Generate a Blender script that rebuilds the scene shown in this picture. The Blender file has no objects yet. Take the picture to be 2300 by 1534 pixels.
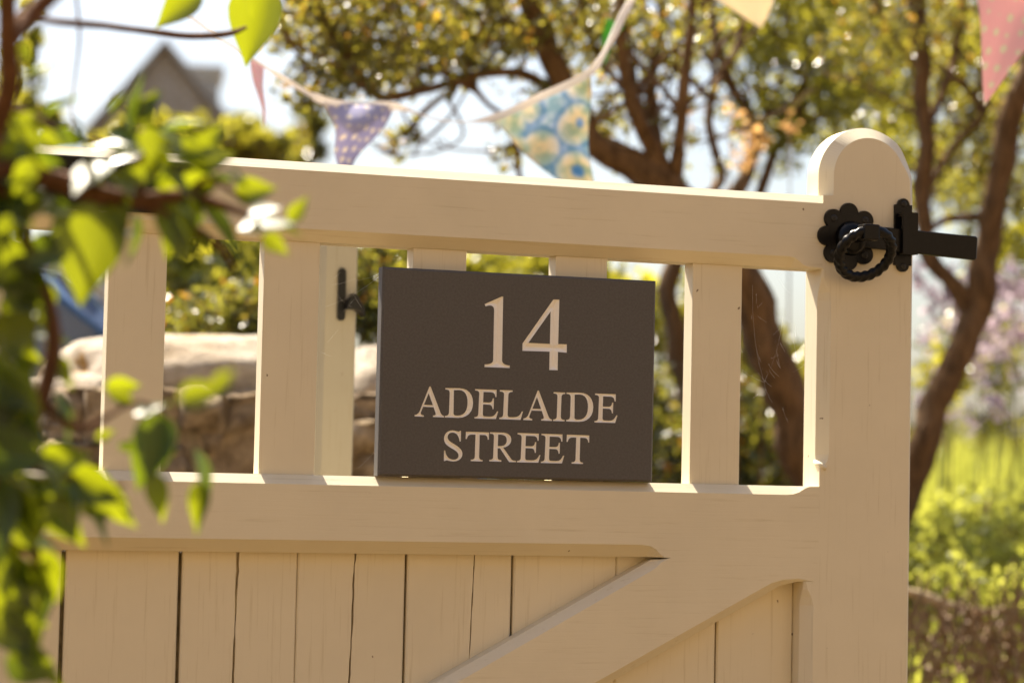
import bpy, bmesh, math, random
import numpy as np
from mathutils import Vector, Matrix, Euler, noise
from mathutils.geometry import delaunay_2d_cdt

sc = bpy.context.scene
COL = sc.collection
# ------------------------------------------------------------------ camera
CAM = Vector((-0.82115, -2.36087, 1.08763))
YAW, PITCH, ROLL, LENS = 0.33135752, 0.06017607, 0.02168165, 85.0
FWD = Vector((math.sin(YAW)*math.cos(PITCH), math.cos(YAW)*math.cos(PITCH), math.sin(PITCH)))
_r0 = Vector((math.cos(YAW), -math.sin(YAW), 0)); _u0 = _r0.cross(FWD)
RGT = math.cos(ROLL)*_r0 + math.sin(ROLL)*_u0
UPV = -math.sin(ROLL)*_r0 + math.cos(ROLL)*_u0
cd = bpy.data.cameras.new('camera'); cam = bpy.data.objects.new('camera', cd); COL.objects.link(cam)
M = Matrix((RGT, UPV, -FWD)).transposed().to_4x4(); M.translation = CAM
cam.matrix_world = M
cd.lens = LENS; cd.sensor_width = 36; cd.sensor_fit = 'HORIZONTAL'
cd.clip_start = 0.05; cd.clip_end = 2000
cd.dof.use_dof = True; cd.dof.focus_distance = 2.50; cd.dof.aperture_fstop = 5.0
cd.dof.aperture_blades = 0
sc.camera = cam
# ------------------------------------------------------------------ light
SUN_EL, SUN_AZ = math.radians(56), math.radians(-16.5)     # azimuth from +Y, towards +X positive
w = bpy.data.worlds.new('World'); sc.world = w; w.use_nodes = True
wn = w.node_tree.nodes; sky = wn.new('ShaderNodeTexSky')
sky.sky_type = 'NISHITA'; sky.sun_disc = False
sky.sun_elevation = SUN_EL; sky.sun_rotation = SUN_AZ
sky.air_density = 1.0; sky.dust_density = 3.4; sky.ozone_density = 0.2
w.node_tree.links.new(sky.outputs[0], wn['Background'].inputs[0])
wn['Background'].inputs[1].default_value = 0.06
sl = bpy.data.lights.new('sun', 'SUN'); sl.energy = 5.0; sl.angle = math.radians(0.53); sl.color = (1.0, 0.89, 0.73)
so = bpy.data.objects.new('sun', sl); COL.objects.link(so)
SUN = Vector((math.sin(SUN_AZ)*math.cos(SUN_EL), math.cos(SUN_AZ)*math.cos(SUN_EL), math.sin(SUN_EL)))
so.rotation_euler = SUN.to_track_quat('Z', 'Y').to_euler(); so.location = (0, 0, 12)
vs = sc.view_settings; vs.view_transform = 'Standard'; vs.look = 'None'; vs.gamma = 1; vs.use_curve_mapping = False
vs.exposure = 1.75
sc.render.engine = 'CYCLES'
cy = sc.cycles; cy.use_denoising = True; cy.max_bounces = 10; cy.diffuse_bounces = 5; cy.transmission_bounces = 6
cy.transparent_max_bounces = 8; cy.sample_clamp_indirect = 8; cy.caustics_reflective = False; cy.caustics_refractive = False

# ------------------------------------------------------------------ helpers
FPX = 2300*LENS/36
RND = random.Random(14)
NR = np.random.default_rng(14)
def P(px, py, Y):
    """point seen at photo pixel (px, py) on the vertical plane y = Y"""
    d = FWD + RGT*((px-1150)/FPX) - UPV*((py-767)/FPX)
    return CAM + d*((Y-CAM.y)/d.y)
def MPP(Y):
    """metres for one photo pixel at depth Y near the picture centre"""
    return (Y-CAM.y)/FWD.y/FPX
def origin(o):
    v = Vector((0, 0, 0))
    while o is not None:
        v = v + o.location; o = o.parent
    return v
def tag(o, label, cat, group=None, kind=None):
    if label: o['label'] = label
    if cat: o['category'] = cat
    if group: o['group'] = group
    if kind: o['kind'] = kind
    return o
def thing(name, label, cat, loc=(0, 0, 0), group=None):
    o = bpy.data.objects.new(name, None); COL.objects.link(o); o.location = loc
    o.empty_display_size = 0.05
    return tag(o, label, cat, group)
def link(name, me, parent=None):
    o = bpy.data.objects.new(name, me); COL.objects.link(o); o.parent = parent
    return o
def mk(name, vf, mat, parent=None, smooth=False, label=None, bevel=0):
    """one mesh object from world-space verts and faces"""
    v, f = vf
    og = origin(parent)
    me = bpy.data.meshes.new(name)
    me.from_pydata([Vector(p)-og for p in v], [], f)
    me.validate(); me.update()
    if bevel:
        b = bmesh.new(); b.from_mesh(me)
        bmesh.ops.recalc_face_normals(b, faces=b.faces)
        es = [e for e in b.edges if len(e.link_faces) == 2 and e.calc_face_angle(0) > 0.5]
        bmesh.ops.bevel(b, geom=es, offset=bevel, segments=2, affect='EDGES', profile=0.5)
        b.to_mesh(me); b.free()
    else:
        b = bmesh.new(); b.from_mesh(me); bmesh.ops.recalc_face_normals(b, faces=b.faces); b.to_mesh(me); b.free()
    me.materials.append(mat)
    if smooth: me.polygons.foreach_set('use_smooth', [True]*len(me.polygons))
    o = link(name, me, parent)
    if label: o['label'] = label
    return o
def join(*vfs):
    V, F = [], []
    for v, f in vfs:
        n = len(V); V += [tuple(p) for p in v]; F += [tuple(i+n for i in q) for q in f]
    return V, F
def box(x0, x1, y0, y1, z0, z1):
    v = [(x0,y0,z0),(x1,y0,z0),(x1,y1,z0),(x0,y1,z0),(x0,y0,z1),(x1,y0,z1),(x1,y1,z1),(x0,y1,z1)]
    return v, [(0,3,2,1),(4,5,6,7),(0,1,5,4),(1,2,6,5),(2,3,7,6),(3,0,4,7)]
def prism(outer, front, y0, y1, dep=None):
    """outline in x,z extruded along y; the front outline may be inset, giving chamfers"""
    n = len(outer)
    if dep is None:
        dep = [max(abs(a[0]-b[0]), abs(a[1]-b[1])) for a, b in zip(outer, front)]
    v = [(x, y0, z) for x, z in front] + [(x, y0+d+1e-5, z) for (x, z), d in zip(outer, dep)] + [(x, y1, z) for x, z in outer]
    f = [tuple(range(n)), tuple(range(3*n-1, 2*n-1, -1))]
    for k in (0, 1):
        for i in range(n):
            j = (i+1) % n
            f.append((k*n+i, k*n+n+i, k*n+n+j, k*n+j))
    return v, f
def rect(x0, x1, z0, z1): return [(x0, z0), (x1, z0), (x1, z1), (x0, z1)]
def tube(pts, rads, sides=8, wob=0.0, seed=0, cap=True):
    pts = [Vector(p) for p in pts]; n = len(pts); V = []; F = []
    up = Vector((0.13, 0.92, 0.37)).normalized()
    for i, p in enumerate(pts):
        t = (pts[min(i+1, n-1)]-pts[max(i-1, 0)]).normalized()
        a = t.cross(up)
        if a.length < 1e-3: a = t.cross(Vector((1, 0, 0)))
        a.normalize(); b = t.cross(a)
        for k in range(sides):
            an = 2*math.pi*k/sides
            r = rads[i]
            if wob: r *= 1+wob*noise.noise(Vector((p.x*14+seed+k*.9, p.y*14, p.z*14+math.cos(an))))
            V.append(p+a*(math.cos(an)*r)+b*(math.sin(an)*r))
    for i in range(n-1):
        for k in range(sides):
            j = (k+1) % sides
            F.append((i*sides+k, i*sides+j, (i+1)*sides+j, (i+1)*sides+k))
    if cap:
        F.append(tuple(range(sides-1, -1, -1))); F.append(tuple(range((n-1)*sides, n*sides)))
    return V, F
def smooth_path(pts, sub=5):
    """Catmull-Rom through tuples of any length"""
    out = []; n = len(pts)
    for i in range(n-1):
        a, b, c, d = pts[max(i-1, 0)], pts[i], pts[i+1], pts[min(i+2, n-1)]
        for k in range(sub):
            t = k/sub
            out.append(tuple(0.5*(2*q1+(q2-q0)*t+(2*q0-5*q1+4*q2-q3)*t*t+(3*q1-q0-3*q2+q3)*t**3)
                             for q0, q1, q2, q3 in zip(a, b, c, d)))
    out.append(tuple(pts[-1])); return out
def limb(path, sides=9, wob=0.35, sub=6):
    """path of (px, py, Y, width in px); a crooked tapering stem in world space"""
    q = smooth_path(path, sub)
    pts = []
    for i, (px, py, Y, wd) in enumerate(q):
        p = P(px, py, Y)
        j = wd*MPP(Y)*0.22
        pts.append(p+Vector((noise.noise(p*9), noise.noise(p*9+Vector((7, 3, 1))), noise.noise(p*9+Vector((1, 8, 5)))))*j)
    return tube(pts, [max(0.0006, a[3]*MPP(a[2])*0.5) for a in q], sides, wob, path[0][0])

# ------------------------------------------------------------------ materials
def nodes(name):
    m = bpy.data.materials.new(name); m.use_nodes = True
    nt = m.node_tree; b = nt.nodes['Principled BSDF']
    return m, nt, b
def N(nt, t, **kw):
    n = nt.nodes.new(t)
    for k, v in kw.items():
        if k.startswith('i_'):
            n.inputs[int(k[2:]) if k[2:].isdigit() else k[2:].replace('_', ' ')].default_value = v
        else: setattr(n, k, v)
    return n
def ramp(nt, src, stops):
    r = nt.nodes.new('ShaderNodeValToRGB'); e = r.color_ramp.elements
    while len(e) < len(stops): e.new(0.5)
    for k, (p, c) in enumerate(stops):
        e[k].position = p; e[k].color = (*c, 1) if len(c) == 3 else c
    nt.links.new(src, r.inputs[0]); return r
def tex(nt, scale=(1, 1, 1), coord='Object', obj=None):
    tc = nt.nodes.new('ShaderNodeTexCoord'); mp = nt.nodes.new('ShaderNodeMapping')
    mp.inputs['Scale'].default_value = scale
    nt.links.new(tc.outputs[coord], mp.inputs[0]); return mp.outputs[0]
def noi(nt, vec, scale, detail=4, rough=0.55):
    n = nt.nodes.new('ShaderNodeTexNoise'); n.inputs['Scale'].default_value = scale
    n.inputs['Detail'].default_value = detail; n.inputs['Roughness'].default_value = rough
    nt.links.new(vec, n.inputs[0]); return n.outputs[0]
def bump(nt, b, h, strength, dist):
    bp = nt.nodes.new('ShaderNodeBump'); bp.inputs['Strength'].default_value = strength
    bp.inputs['Distance'].default_value = dist
    nt.links.new(h, bp.inputs['Height']); nt.links.new(bp.outputs[0], b.inputs['Normal']); return bp
def mixc(nt, fac, a, b, mode='MIX'):
    m = nt.nodes.new('ShaderNodeMix'); m.data_type = 'RGBA'; m.blend_type = mode
    for s, i in ((fac, 0), (a, 6), (b, 7)):
        if hasattr(s, 'links') or hasattr(s, 'is_linked'): nt.links.new(s, m.inputs[i])
        elif i == 0: m.inputs[0].default_value = s
        else: m.inputs[i].default_value = (*s, 1)
    return m.outputs[2]
def wood_paint(name, axis, col=(0.76, 0.68, 0.50), bs=0.3):
    m, nt, b = nodes(name)
    s = [95, 95, 95]; s[axis] = 3.2
    geo = nt.nodes.new('ShaderNodeNewGeometry')
    mp = nt.nodes.new('ShaderNodeMapping'); mp.inputs['Scale'].default_value = s
    nt.links.new(geo.outputs['Position'], mp.inputs[0])
    g = noi(nt, mp.outputs[0], 3.0, 5, 0.6)                     # brush marks and grain along the piece
    g2 = noi(nt, geo.outputs['Position'], 260, 3, 0.6)           # orange peel
    big = noi(nt, geo.outputs['Position'], 9, 4, 0.6)
    spot = noi(nt, geo.outputs['Position'], 85, 2, 0.5)
    c = ramp(nt, big, [(0.3, tuple(k*0.93 for k in col)), (0.7, col)])
    c2 = ramp(nt, g, [(0.30, (0.89, 0.87, 0.82)), (0.42, (1, 1, 1))])
    cc = mixc(nt, 1.0, c.outputs[0], c2.outputs[0], 'MULTIPLY')
    sp = ramp(nt, spot, [(0.215, (0.25, 0.17, 0.10)), (0.24, (1, 1, 1))])   # fly specks and knocks
    cc = mixc(nt, 1.0, cc, sp.outputs[0], 'MULTIPLY')
    nt.links.new(cc, b.inputs['Base Color'])
    b.inputs['Roughness'].default_value = 0.5
    add = N(nt, 'ShaderNodeMath', operation='MULTIPLY_ADD', i_1=0.25)
    nt.links.new(g2, add.inputs[0]); nt.links.new(g, add.inputs[2])
    bump(nt, b, add.outputs[0], bs, 0.0008)
    return m
M_px = wood_paint('cream_paint_lengthwise', 0)
M_pz = wood_paint('cream_paint_upright', 2, bs=0.12)
M_post = wood_paint('darkened_cream_paint', 2, (0.34, 0.30, 0.22))  # cream darkened to offset the bounce off the gate's sunlit back
def simple(name, col, rough=0.5, metal=0, nscale=None, var=0.25, bstr=0, bdist=0.001, spec=0.5):
    m, nt, b = nodes(name)
    b.inputs['Roughness'].default_value = rough; b.inputs['Metallic'].default_value = metal
    b.inputs['Specular IOR Level'].default_value = spec
    if nscale:
        geo = nt.nodes.new('ShaderNodeNewGeometry')
        n = noi(nt, geo.outputs['Position'], nscale, 6, 0.62)
        r = ramp(nt, n, [(0.3, tuple(k*(1-var) for k in col)), (0.7, tuple(min(1, k*(1+var)) for k in col))])
        nt.links.new(r.outputs[0], b.inputs['Base Color'])
        if bstr: bump(nt, b, n, bstr, bdist)
    else: b.inputs['Base Color'].default_value = (*col, 1)
    return m
M_iron = simple('black_painted_iron', (0.0045, 0.0040, 0.0038), 0.30, 0, 220, 0.3, 0.2, 0.0005, 0.22)
M_slate = simple('dark_slate', (0.098, 0.090, 0.084), 0.62, 0, 420, 0.14, 0.12, 0.0004, 0.35)
M_white = simple('white_letter_paint', (0.93, 0.90, 0.84), 0.55)
M_screw = simple('blackened_screw', (0.012, 0.011, 0.010), 0.35, 0.3)
def bark(name, dark, light, sc_=26):
    m, nt, b = nodes(name)
    geo = nt.nodes.new('ShaderNodeNewGeometry')
    mp = nt.nodes.new('ShaderNodeMapping'); mp.inputs['Scale'].default_value = (1, 1, 0.3)
    nt.links.new(geo.outputs['Position'], mp.inputs[0])
    n = noi(nt, mp.outputs[0], sc_*2, 6, 0.65)
    r = ramp(nt, n, [(0.32, dark), (0.68, light)])
    nt.links.new(r.outputs[0], b.inputs['Base Color']); b.inputs['Roughness'].default_value = 0.85
    b.inputs['Specular IOR Level'].default_value = 0.2
    bump(nt, b, n, 0.8, 0.01); return m
M_bark = bark('brown_bark', (0.060, 0.033, 0.014), (0.22, 0.125, 0.055))
M_twig = bark('young_brown_bark', (0.08, 0.036, 0.016), (0.20, 0.095, 0.045), 60)
def leaf_mat(name, ref, trans, mixf=0.5, rough=0.38, var=0.35, coat=0.0, warm=0.0):
    """glossy leaf: reflects on both faces, lets the sun glow through; each leaf its own tint"""
    m, nt, b = nodes(name)
    geo = nt.nodes.new('ShaderNodeNewGeometry')
    rnd = geo.outputs['Random Per Island']
    a = ramp(nt, rnd, [(0.0, tuple(k*(1-var) for k in ref)), (1.0, tuple(k*(1+var) for k in ref))])
    st = [(0.0, tuple(k*(1-var) for k in trans)), (0.8, tuple(min(1, k*(1+var)) for k in trans))]
    if warm: st.append((1.0, (min(1, trans[0]*(1.2+warm)), trans[1]*0.75, trans[2]*0.6)))
    t = ramp(nt, rnd, st)
    nt.links.new(a.outputs[0], b.inputs['Base Color'])
    b.inputs['Roughness'].default_value = rough; b.inputs['Specular IOR Level'].default_value = 0.6
    tr = nt.nodes.new('ShaderNodeBsdfTranslucent'); nt.links.new(t.outputs[0], tr.inputs[0])
    mx = nt.nodes.new('ShaderNodeMixShader'); mx.inputs[0].default_value = mixf
    nt.links.new(b.outputs[0], mx.inputs[1]); nt.links.new(tr.outputs[0], mx.inputs[2])
    nt.links.new(mx.outputs[0], nt.nodes['Material Output'].inputs['Surface'])
    return m
M_leaf_tree = leaf_mat('small_tree_leaf', (0.072, 0.072, 0.022), (0.42, 0.37, 0.04), 0.42, 0.21, 0.6, warm=0.35)
M_leaf_lime = leaf_mat('lime_green_leaf', (0.080, 0.095, 0.020), (0.46, 0.42, 0.03), 0.45, 0.22, 0.5)
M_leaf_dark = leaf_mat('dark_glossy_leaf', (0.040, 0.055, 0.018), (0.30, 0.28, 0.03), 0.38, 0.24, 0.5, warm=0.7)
M_leaf_fg = leaf_mat('shrub_leaf', (0.045, 0.075, 0.016), (0.30, 0.33, 0.006), 0.45, 0.27, 0.25)
M_leaf_dk = leaf_mat('shrub_leaf_shaded', (0.026, 0.055, 0.012), (0.16, 0.21, 0.006), 0.35, 0.32, 0.3)  # darker copy of the shrub leaf, for leaves shaded by others
M_leaf_gl = leaf_mat('shrub_leaf_waxy', (0.050, 0.085, 0.018), (0.30, 0.33, 0.006), 0.40, 0.40, 0.2)
M_leaf_orange = leaf_mat('orange_leaf', (0.34, 0.18, 0.06), (0.80, 0.46, 0.16), 0.5, 0.4, 0.3)
M_gstem = simple('green_stem', (0.13, 0.13, 0.05), 0.7)
M_lilac = leaf_mat('lilac_blossom', (0.58, 0.48, 0.56), (0.64, 0.53, 0.60), 0.4, 0.6, 0.2)
M_grass = leaf_mat('grass_blade', (0.16, 0.19, 0.04), (0.55, 0.56, 0.08), 0.5, 0.45, 0.35)
# ------------------------------------------------------------------ ground and terrain
def ground_mat():
    m, nt, b = nodes('sandy_gravel')
    geo = nt.nodes.new('ShaderNodeNewGeometry')
    n1 = noi(nt, geo.outputs['Position'], 1.3, 5); n2 = noi(nt, geo.outputs['Position'], 90, 4, 0.7)
    a = ramp(nt, n1, [(0.3, (0.115, 0.078, 0.036)), (0.7, (0.155, 0.105, 0.050))])
    c = ramp(nt, n2, [(0.3, (0.65, 0.65, 0.65)), (0.7, (1, 1, 1))])
    nt.links.new(mixc(nt, 1.0, a.outputs[0], c.outputs[0], 'MULTIPLY'), b.inputs['Base Color'])
    b.inputs['Roughness'].default_value = 0.9; bump(nt, b, n2, 0.6, 0.01); return m
def soil_mat():
    m, nt, b = nodes('dry_brown_soil')
    geo = nt.nodes.new('ShaderNodeNewGeometry')
    n1 = noi(nt, geo.outputs['Position'], 11, 7, 0.7)
    a = ramp(nt, n1, [(0.3, (0.045, 0.028, 0.015)), (0.72, (0.17, 0.115, 0.065))])
    nt.links.new(a.outputs[0], b.inputs['Base Color'])
    b.inputs['Roughness'].default_value = 0.95; bump(nt, b, n1, 0.8, 0.04); return m
M_ground, M_soil = ground_mat(), soil_mat()
mk('ground', ([(-600, -600, 0), (600, -600, 0), (600, 900, 0), (-600, 900, 0)], [(0, 1, 2, 3)]), M_ground)['kind'] = 'structure'
def bank_h(x, y):
    """raised flower bank behind the gate, on the right"""
    r = min(1, max(0, (y-1.75)/0.55)); r = r*r*(3-2*r)
    s = min(1, max(0, (x-0.05)/0.9)); s = s*s*(3-2*s)
    q = min(1, max(0, (y-2.3)/6)); e = min(1, max(0, (16-y)/5))
    return (0.62+0.42*q)*r*s*e + 0.05*noise.noise(Vector((x*3, y*3, 1)))*r*s*e - 0.02
gx = np.linspace(0.02, 9.0, 80); gy = np.linspace(1.6, 16.0, 100)
V = [(x, y, bank_h(x, y)) for y in gy for x in gx]
F = [(j*80+i, j*80+i+1, j*80+81+i, j*80+80+i) for j in range(99) for i in range(79)]
mk('garden_bank', (V, F), M_soil, smooth=True)['kind'] = 'structure'

# unseen terrace, added behind the viewpoint to block sky and bounce warm light back
M_honey = simple('honey_limestone', (0.25, 0.18, 0.105), 0.9, 0, 6, 0.25, 0.4, 0.02)
terrace = mk('unseen_terrace', join(box(-11, 9, -14.5, -8.0, 0, 6.2), prism([(-11.3, 6.0), (9.3, 6.0), (9.3, 6.2), (-11.3, 6.2)], [(-11.3, 6.0), (9.3, 6.0), (9.3, 6.2), (-11.3, 6.2)], -14.8, -7.7, [0]*4)), M_honey)
terrace['kind'] = 'structure'
mk('roof', ([(-11.3, -7.6, 6.21), (9.3, -7.6, 6.21), (9.3, -11.25, 9.0), (-11.3, -11.25, 9.0), (-11.3, -14.9, 6.21), (9.3, -14.9, 6.21)], [(0, 1, 2, 3), (3, 2, 5, 4), (0, 3, 4), (1, 5, 2), (0, 4, 5, 1)]), simple('terrace_slate', (.10, .095, .09), .8, 0, 3, .2), terrace)
_gl = simple('terrace_glass', (.03, .035, .04), .08); _fr = simple('terrace_frame', (.7, .68, .62), .5)
for k in range(6):
    for z0 in (1.0, 3.9):
        x0 = -9.6+3.2*k
        wf = mk('window', box(x0, x0+1.1, -8.01, -7.95, z0, z0+1.4), _fr, terrace); mk('pane', box(x0+.08, x0+1.02, -7.949, -7.935, z0+.08, z0+1.32), _gl, wf)
# ------------------------------------------------------------------ the gate
GY1 = 0.040                                   # back of the frame
gate = thing('garden_gate', 'cream painted wooden gate with open pickets above a boarded lower half', 'gate', (-0.1, 0.02, 0.0))
XL = -0.70                                    # left end of the rails, out of the picture
# top rail: chamfered front edges, the lower chamfer runs out before the stile
out, fr = [], []
for x, c in ((XL, .0117), (.305, .0117), (.312, .0105), (.317, .0075), (.322, .0035), (.328, .0015), (.345, .001)):
    out.append((x, 1.3310)); fr.append((x, 1.3310+c))
for x, c in ((.345, .009), (XL, .010)):
    out.append((x, 1.4114)); fr.append((x, 1.4114-c))
mk('top_rail', prism(out, fr, 0, GY1), M_px, gate)
# middle rail
out, fr = [], []
for x, c in ((XL, .0131), (.140, .0131), (.150, .0118), (.156, .0085), (.161, .004), (.166, 0), (.345, 0)):
    out.append((x, 1.0175)); fr.append((x, 1.0175+c))
for x, c in ((.345, 0), (.333, .0005), (.327, .003), (.321, .0066), (.314, .0089), (.306, .0095), (XL, .0095)):
    out.append((x, 1.0956)); fr.append((x, 1.0956-c))
mk('middle_rail', prism(out, fr, 0, GY1), M_px, gate)
# latch stile with its round head
out, fr = [(.456, .06), (.456, 1.385), (.456, 1.41)], [(.453, .06), (.453, 1.385), (.4515, 1.41)]
cx, cz, R = .4005, 1.4345, .0555
for k in range(49):
    a = math.pi*k/48; c = .0125 if k > 6 else .006+.001*k
    out.append((cx+R*math.cos(a), cz+R*math.sin(a))); fr.append((cx+(R-c)*math.cos(a), cz+(R-c)*math.sin(a)))
for z, c in ((1.420, .0125), (1.4118, .0120), (1.4112, 0), (1.3312, 0), (1.3305, .002), (1.322, .0025), (1.313, .006), (1.306, .0095), (1.297, .0112),
             (1.130, .0112), (1.124, .0095), (1.1165, .004), (1.1155, .0005), (1.0960, .0003), (1.0954, 0)):
    out.append((.345, z)); fr.append((.345+c, z))
out += [(.345, .9935), (.329, .9935)]; fr += [(.345, .9935), (.331, .9935)]
for z, c in ((.985, .004), (.977, .0085), (.968, .0112), (.06, .0112)):
    out.append((.329, z)); fr.append((.329+c, z))
mk('stile', prism(out, fr, 0, GY1), M_pz, gate)
# small run of paint and filler at the foot of the stile chamfer
mk('paint_run', tube([(.3455, .012, 1.1225), (.3475, .002, 1.1185), (.3515, -.0008, 1.1155), (.354, 0.001, 1.1185)], [.0028, .0036, .0028, .0008], 7, .5, 3), M_pz, gate, True)
# brace: front polygon clipped under the rail and against the stile
def zt(x): return 1.0175+(x-.1735)*.545          # top front edge
def zb(x): return .9297+(x-.1715)*.523           # lower front edge
xe = -.70
nrm = Vector((-.478, .878))
fr = [(xe, zb(xe)), (.290, zb(.290)), (.303, .9952), (.322, .9968), (.3405, .9937), (.345, .9937), (.345, 1.0175), (.1735, 1.0175), (.163, zt(.163)+.001), (.155, zt(.155)-.002), (xe, zt(xe)-.002)]
out = [(xe, zb(xe)-.0115), (.290, zb(.290)-.0115), (.303, .9885), (.322, .9935), (.3405, .9936), (.345, .9936), (.345, 1.0175), (.174, 1.0175), (.163, zt(.163)+.0035), (.155, zt(.155)+.0075), (xe, zt(xe)+.0105)]
mk('brace', prism(out, fr, 0, .0262, [.011, .011, .007, .003, 0, 0, 0, .001, .003, .009, .010]), M_px, gate)
# pickets
for k in range(6):
    x0 = -.5820+.15615*k
    o = .0004
    mk('picket', prism(rect(x0, x0+.0575, 1.0957, 1.3309), [(x0+o, 1.0957), (x0+.0575-o, 1.0957), (x0+.0575-o, 1.3309), (x0+o, 1.3309)], .0135, .0355, [o]*4), M_pz, gate)
# boards of the lower half, with open joints and drying cracks
jx = [-.6800, -.5790, -.4585, -.3430, -.2235, -.1090, .0065, .1225, .2385, .3290]
gap = [.001, .0012, .0044, .0038, .0006, .0026, .0026, .0005, .0020, .0004]
BY0, BY1 = .0265, .0395
rr = random.Random(5)
def crack_line(x, tilt, n, jit):
    zs = np.linspace(1.0174, .06, n); xs = []; a = 0
    for z in zs:                                 # runs straight with the grain, jumping sideways now and then
        if rr.random() < .10: a = a*.5+rr.choice((-1, 1))*rr.uniform(.4, 1.0)*jit
        xs.append(x+tilt*(1.0174-z)+a+rr.uniform(-.00016, .00016))
    return list(zip(xs, zs))
M_dirt = simple('mossy_grime', (0.16, 0.13, 0.07), 0.9, 0, 60, 0.6)
cracks = {3: (-.2855, -.010, [(1.0174, .0034), (1.005, .0030), (.985, .0026), (.962, .0018), (.945, .0006), (.935, .0008), (.925, .0024), (.89, .0022), (.80, .0012), (.06, .0004)]),
          4: (-.1635, -.028, [(1.0174, .0018), (1.0, .0006), (.993, .0018), (.95, .0021), (.935, .0016), (.92, .0007), (.912, .0018), (.88, .0019), (.80, .001), (.06, .0004)]),
          5: (-.0352, -.030, [(1.0174, .0008), (1.0, .0013), (.985, .0006), (.97, .0014), (.955, .0005), (.94, .0013), (.920, .0009), (.912, .0002), (.06, .0002)])}
for k in range(9):
    x0, x1 = jx[k]+gap[k]/2, jx[k+1]-gap[k+1]/2
    ch = .0016
    zt_, zb_ = 1.0174, .06
    if k in cracks:
        cxk, tl, prof = cracks[k]
        ln = crack_line(cxk, tl, 150, .0008)
        wid = np.interp([-z for _, z in ln], [-z for z, _ in prof], [q for _, q in prof])
        L = [(x-q/2, z) for (x, z), q in zip(ln, wid)]; Rr = [(x+q/2+rr.uniform(0, .0004), z) for (x, z), q in zip(ln, wid)]
        o1 = [(x0, zb_)] + L[::-1] + [(x0, zt_)]; f1 = [(x0+ch, zb_)] + L[::-1] + [(x0+ch, zt_)]
        o2 = Rr + [(x1, zb_), (x1, zt_)]; f2 = Rr + [(x1-ch, zb_), (x1-ch, zt_)]
        vf = join(prism(o1, f1, BY0, .0345), prism(o2, f2, BY0, .0345))
        if k == 3:   # this crack is split right through for a hand's breadth
            vf = join(vf, box(x0, x1, .0347, BY1, zb_, .955), box(x0, cxk-.0012, .0347, BY1, .9551, .985), box(cxk+.0001, x1, .0347, BY1, .9551, .985), box(x0, x1, .0347, BY1, .9851, zt_))
        else: vf = join(vf, box(x0, x1, .0347, BY1, zb_, zt_))
    else:
        vf = prism(rect(x0, x1, zb_, zt_), rect(x0+ch, x1-ch, zb_, zt_), BY0, BY1, [ch]*4)
    bd = mk('board', vf, M_pz, gate)
    if k < 8: mk('tongue', box(x1+.0001, jx[k+1]+gap[k+1]/2-.0001, .0335, .0375, zb_, zt_-.002), M_dirt, bd)   # closes the joint
mk('bottom_rail', box(XL, .329, .0, .0262, .06, .16), M_px, gate)
mk('hinge_stile', box(-.80, XL, 0, GY1, .06, 1.4114), M_pz, gate)
# black strap hinge on the top rail
vs_ = [(-.78, 1.3495), (-.352, 1.3495), (-.343, 1.3540), (-.340, 1.3750), (-.343, 1.3960), (-.352, 1.4005), (-.78, 1.4005)]
st = mk('strap_hinge', prism(vs_, [(x-.0006, z+(.0008 if z < 1.375 else -.0008)) for x, z in vs_], -.0055, -.0003, [.0008]*7), M_iron, gate, label='black iron strap hinge on the top rail')
def disc(x, y0, y1, z, r, n=16, dome=0.0):
    pr = [(r, 0), (r*.96, 1)] if not dome else [(r, 0), (r*.93, .45), (r*.72, .8), (r*.4, .95), (r*.02, 1)]
    V, F = [], []
    for q, t in pr:
        for k in range(n):
            a = 2*math.pi*k/n; V.append((x+q*math.cos(a), y0+(y1-y0)*t, z+q*math.sin(a)))
    for i in range(len(pr)-1):
        for k in range(n):
            j = (k+1) % n; F.append((i*n+k, i*n+j, (i+1)*n+j, (i+1)*n+k))
    F.append(tuple(range(n))); F.append(tuple(range((len(pr)-1)*n, len(pr)*n)))
    return V, F
def screw(x, y, z, r, parent, a=.6):
    """round head with a cross slot"""
    s = []
    for t in (a, a+math.pi/2):
        dx, dz = math.cos(t)*r*.62, math.sin(t)*r*.62; ex, ez = -math.sin(t)*r*.14, math.cos(t)*r*.14
        s.append(prism([(x-dx-ex, z-dz-ez), (x+dx-ex, z+dz-ez), (x+dx+ex, z+dz+ez), (x-dx+ex, z-dz+ez)],
                       [(x-dx-ex, z-dz-ez), (x+dx-ex, z+dz-ez), (x+dx+ex, z+dz+ez), (x-dx+ex, z-dz+ez)], y-.00125, y-.0006, [0]*4))
    mk('screw', join(disc(x, y, y-.001, z, r, 14, .5), *s), M_screw, parent)
for sx in (-.372, -.46, -.60): screw(sx, -.0056, 1.375, .0042, st)
# ------------------------------------------------------------------ ring latch on the stile
LX, LZ = .3752, 1.3675
latch = thing('ring_latch', None, None, (0, 0, 0)); latch.parent = gate; latch.location = Vector((LX, 0, LZ))-gate.location
latch['label'] = 'black iron ring latch with flower shaped plate'
vf = [disc(LX, -.0002, -.0040, LZ, .0255, 40)]
for k in range(8):
    a = math.pi/4*k+math.pi/2
    vf.append(disc(LX+.0262*math.cos(a), -.0002, -.0038-.00002*k, LZ+.0262*math.sin(a), .0110, 24))
ros = mk('rosette_plate', join(*vf), M_iron, latch)
for k in range(1, 8, 2):
    a = math.pi/4*k+math.pi/2; screw(LX+.0268*math.cos(a), -.0041, LZ+.0268*math.sin(a), .0040, ros, k)
mk('boss', disc(LX+.002, -.0040, -.017, LZ-.002, .0190, 36, 1), M_iron, latch, True)
mk('spindle', join(disc(LX+.002, -.014, -.0415, LZ-.001, .0072, 20)), M_iron, latch)
bx, bz = LX+.010, LZ+.0015
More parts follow.
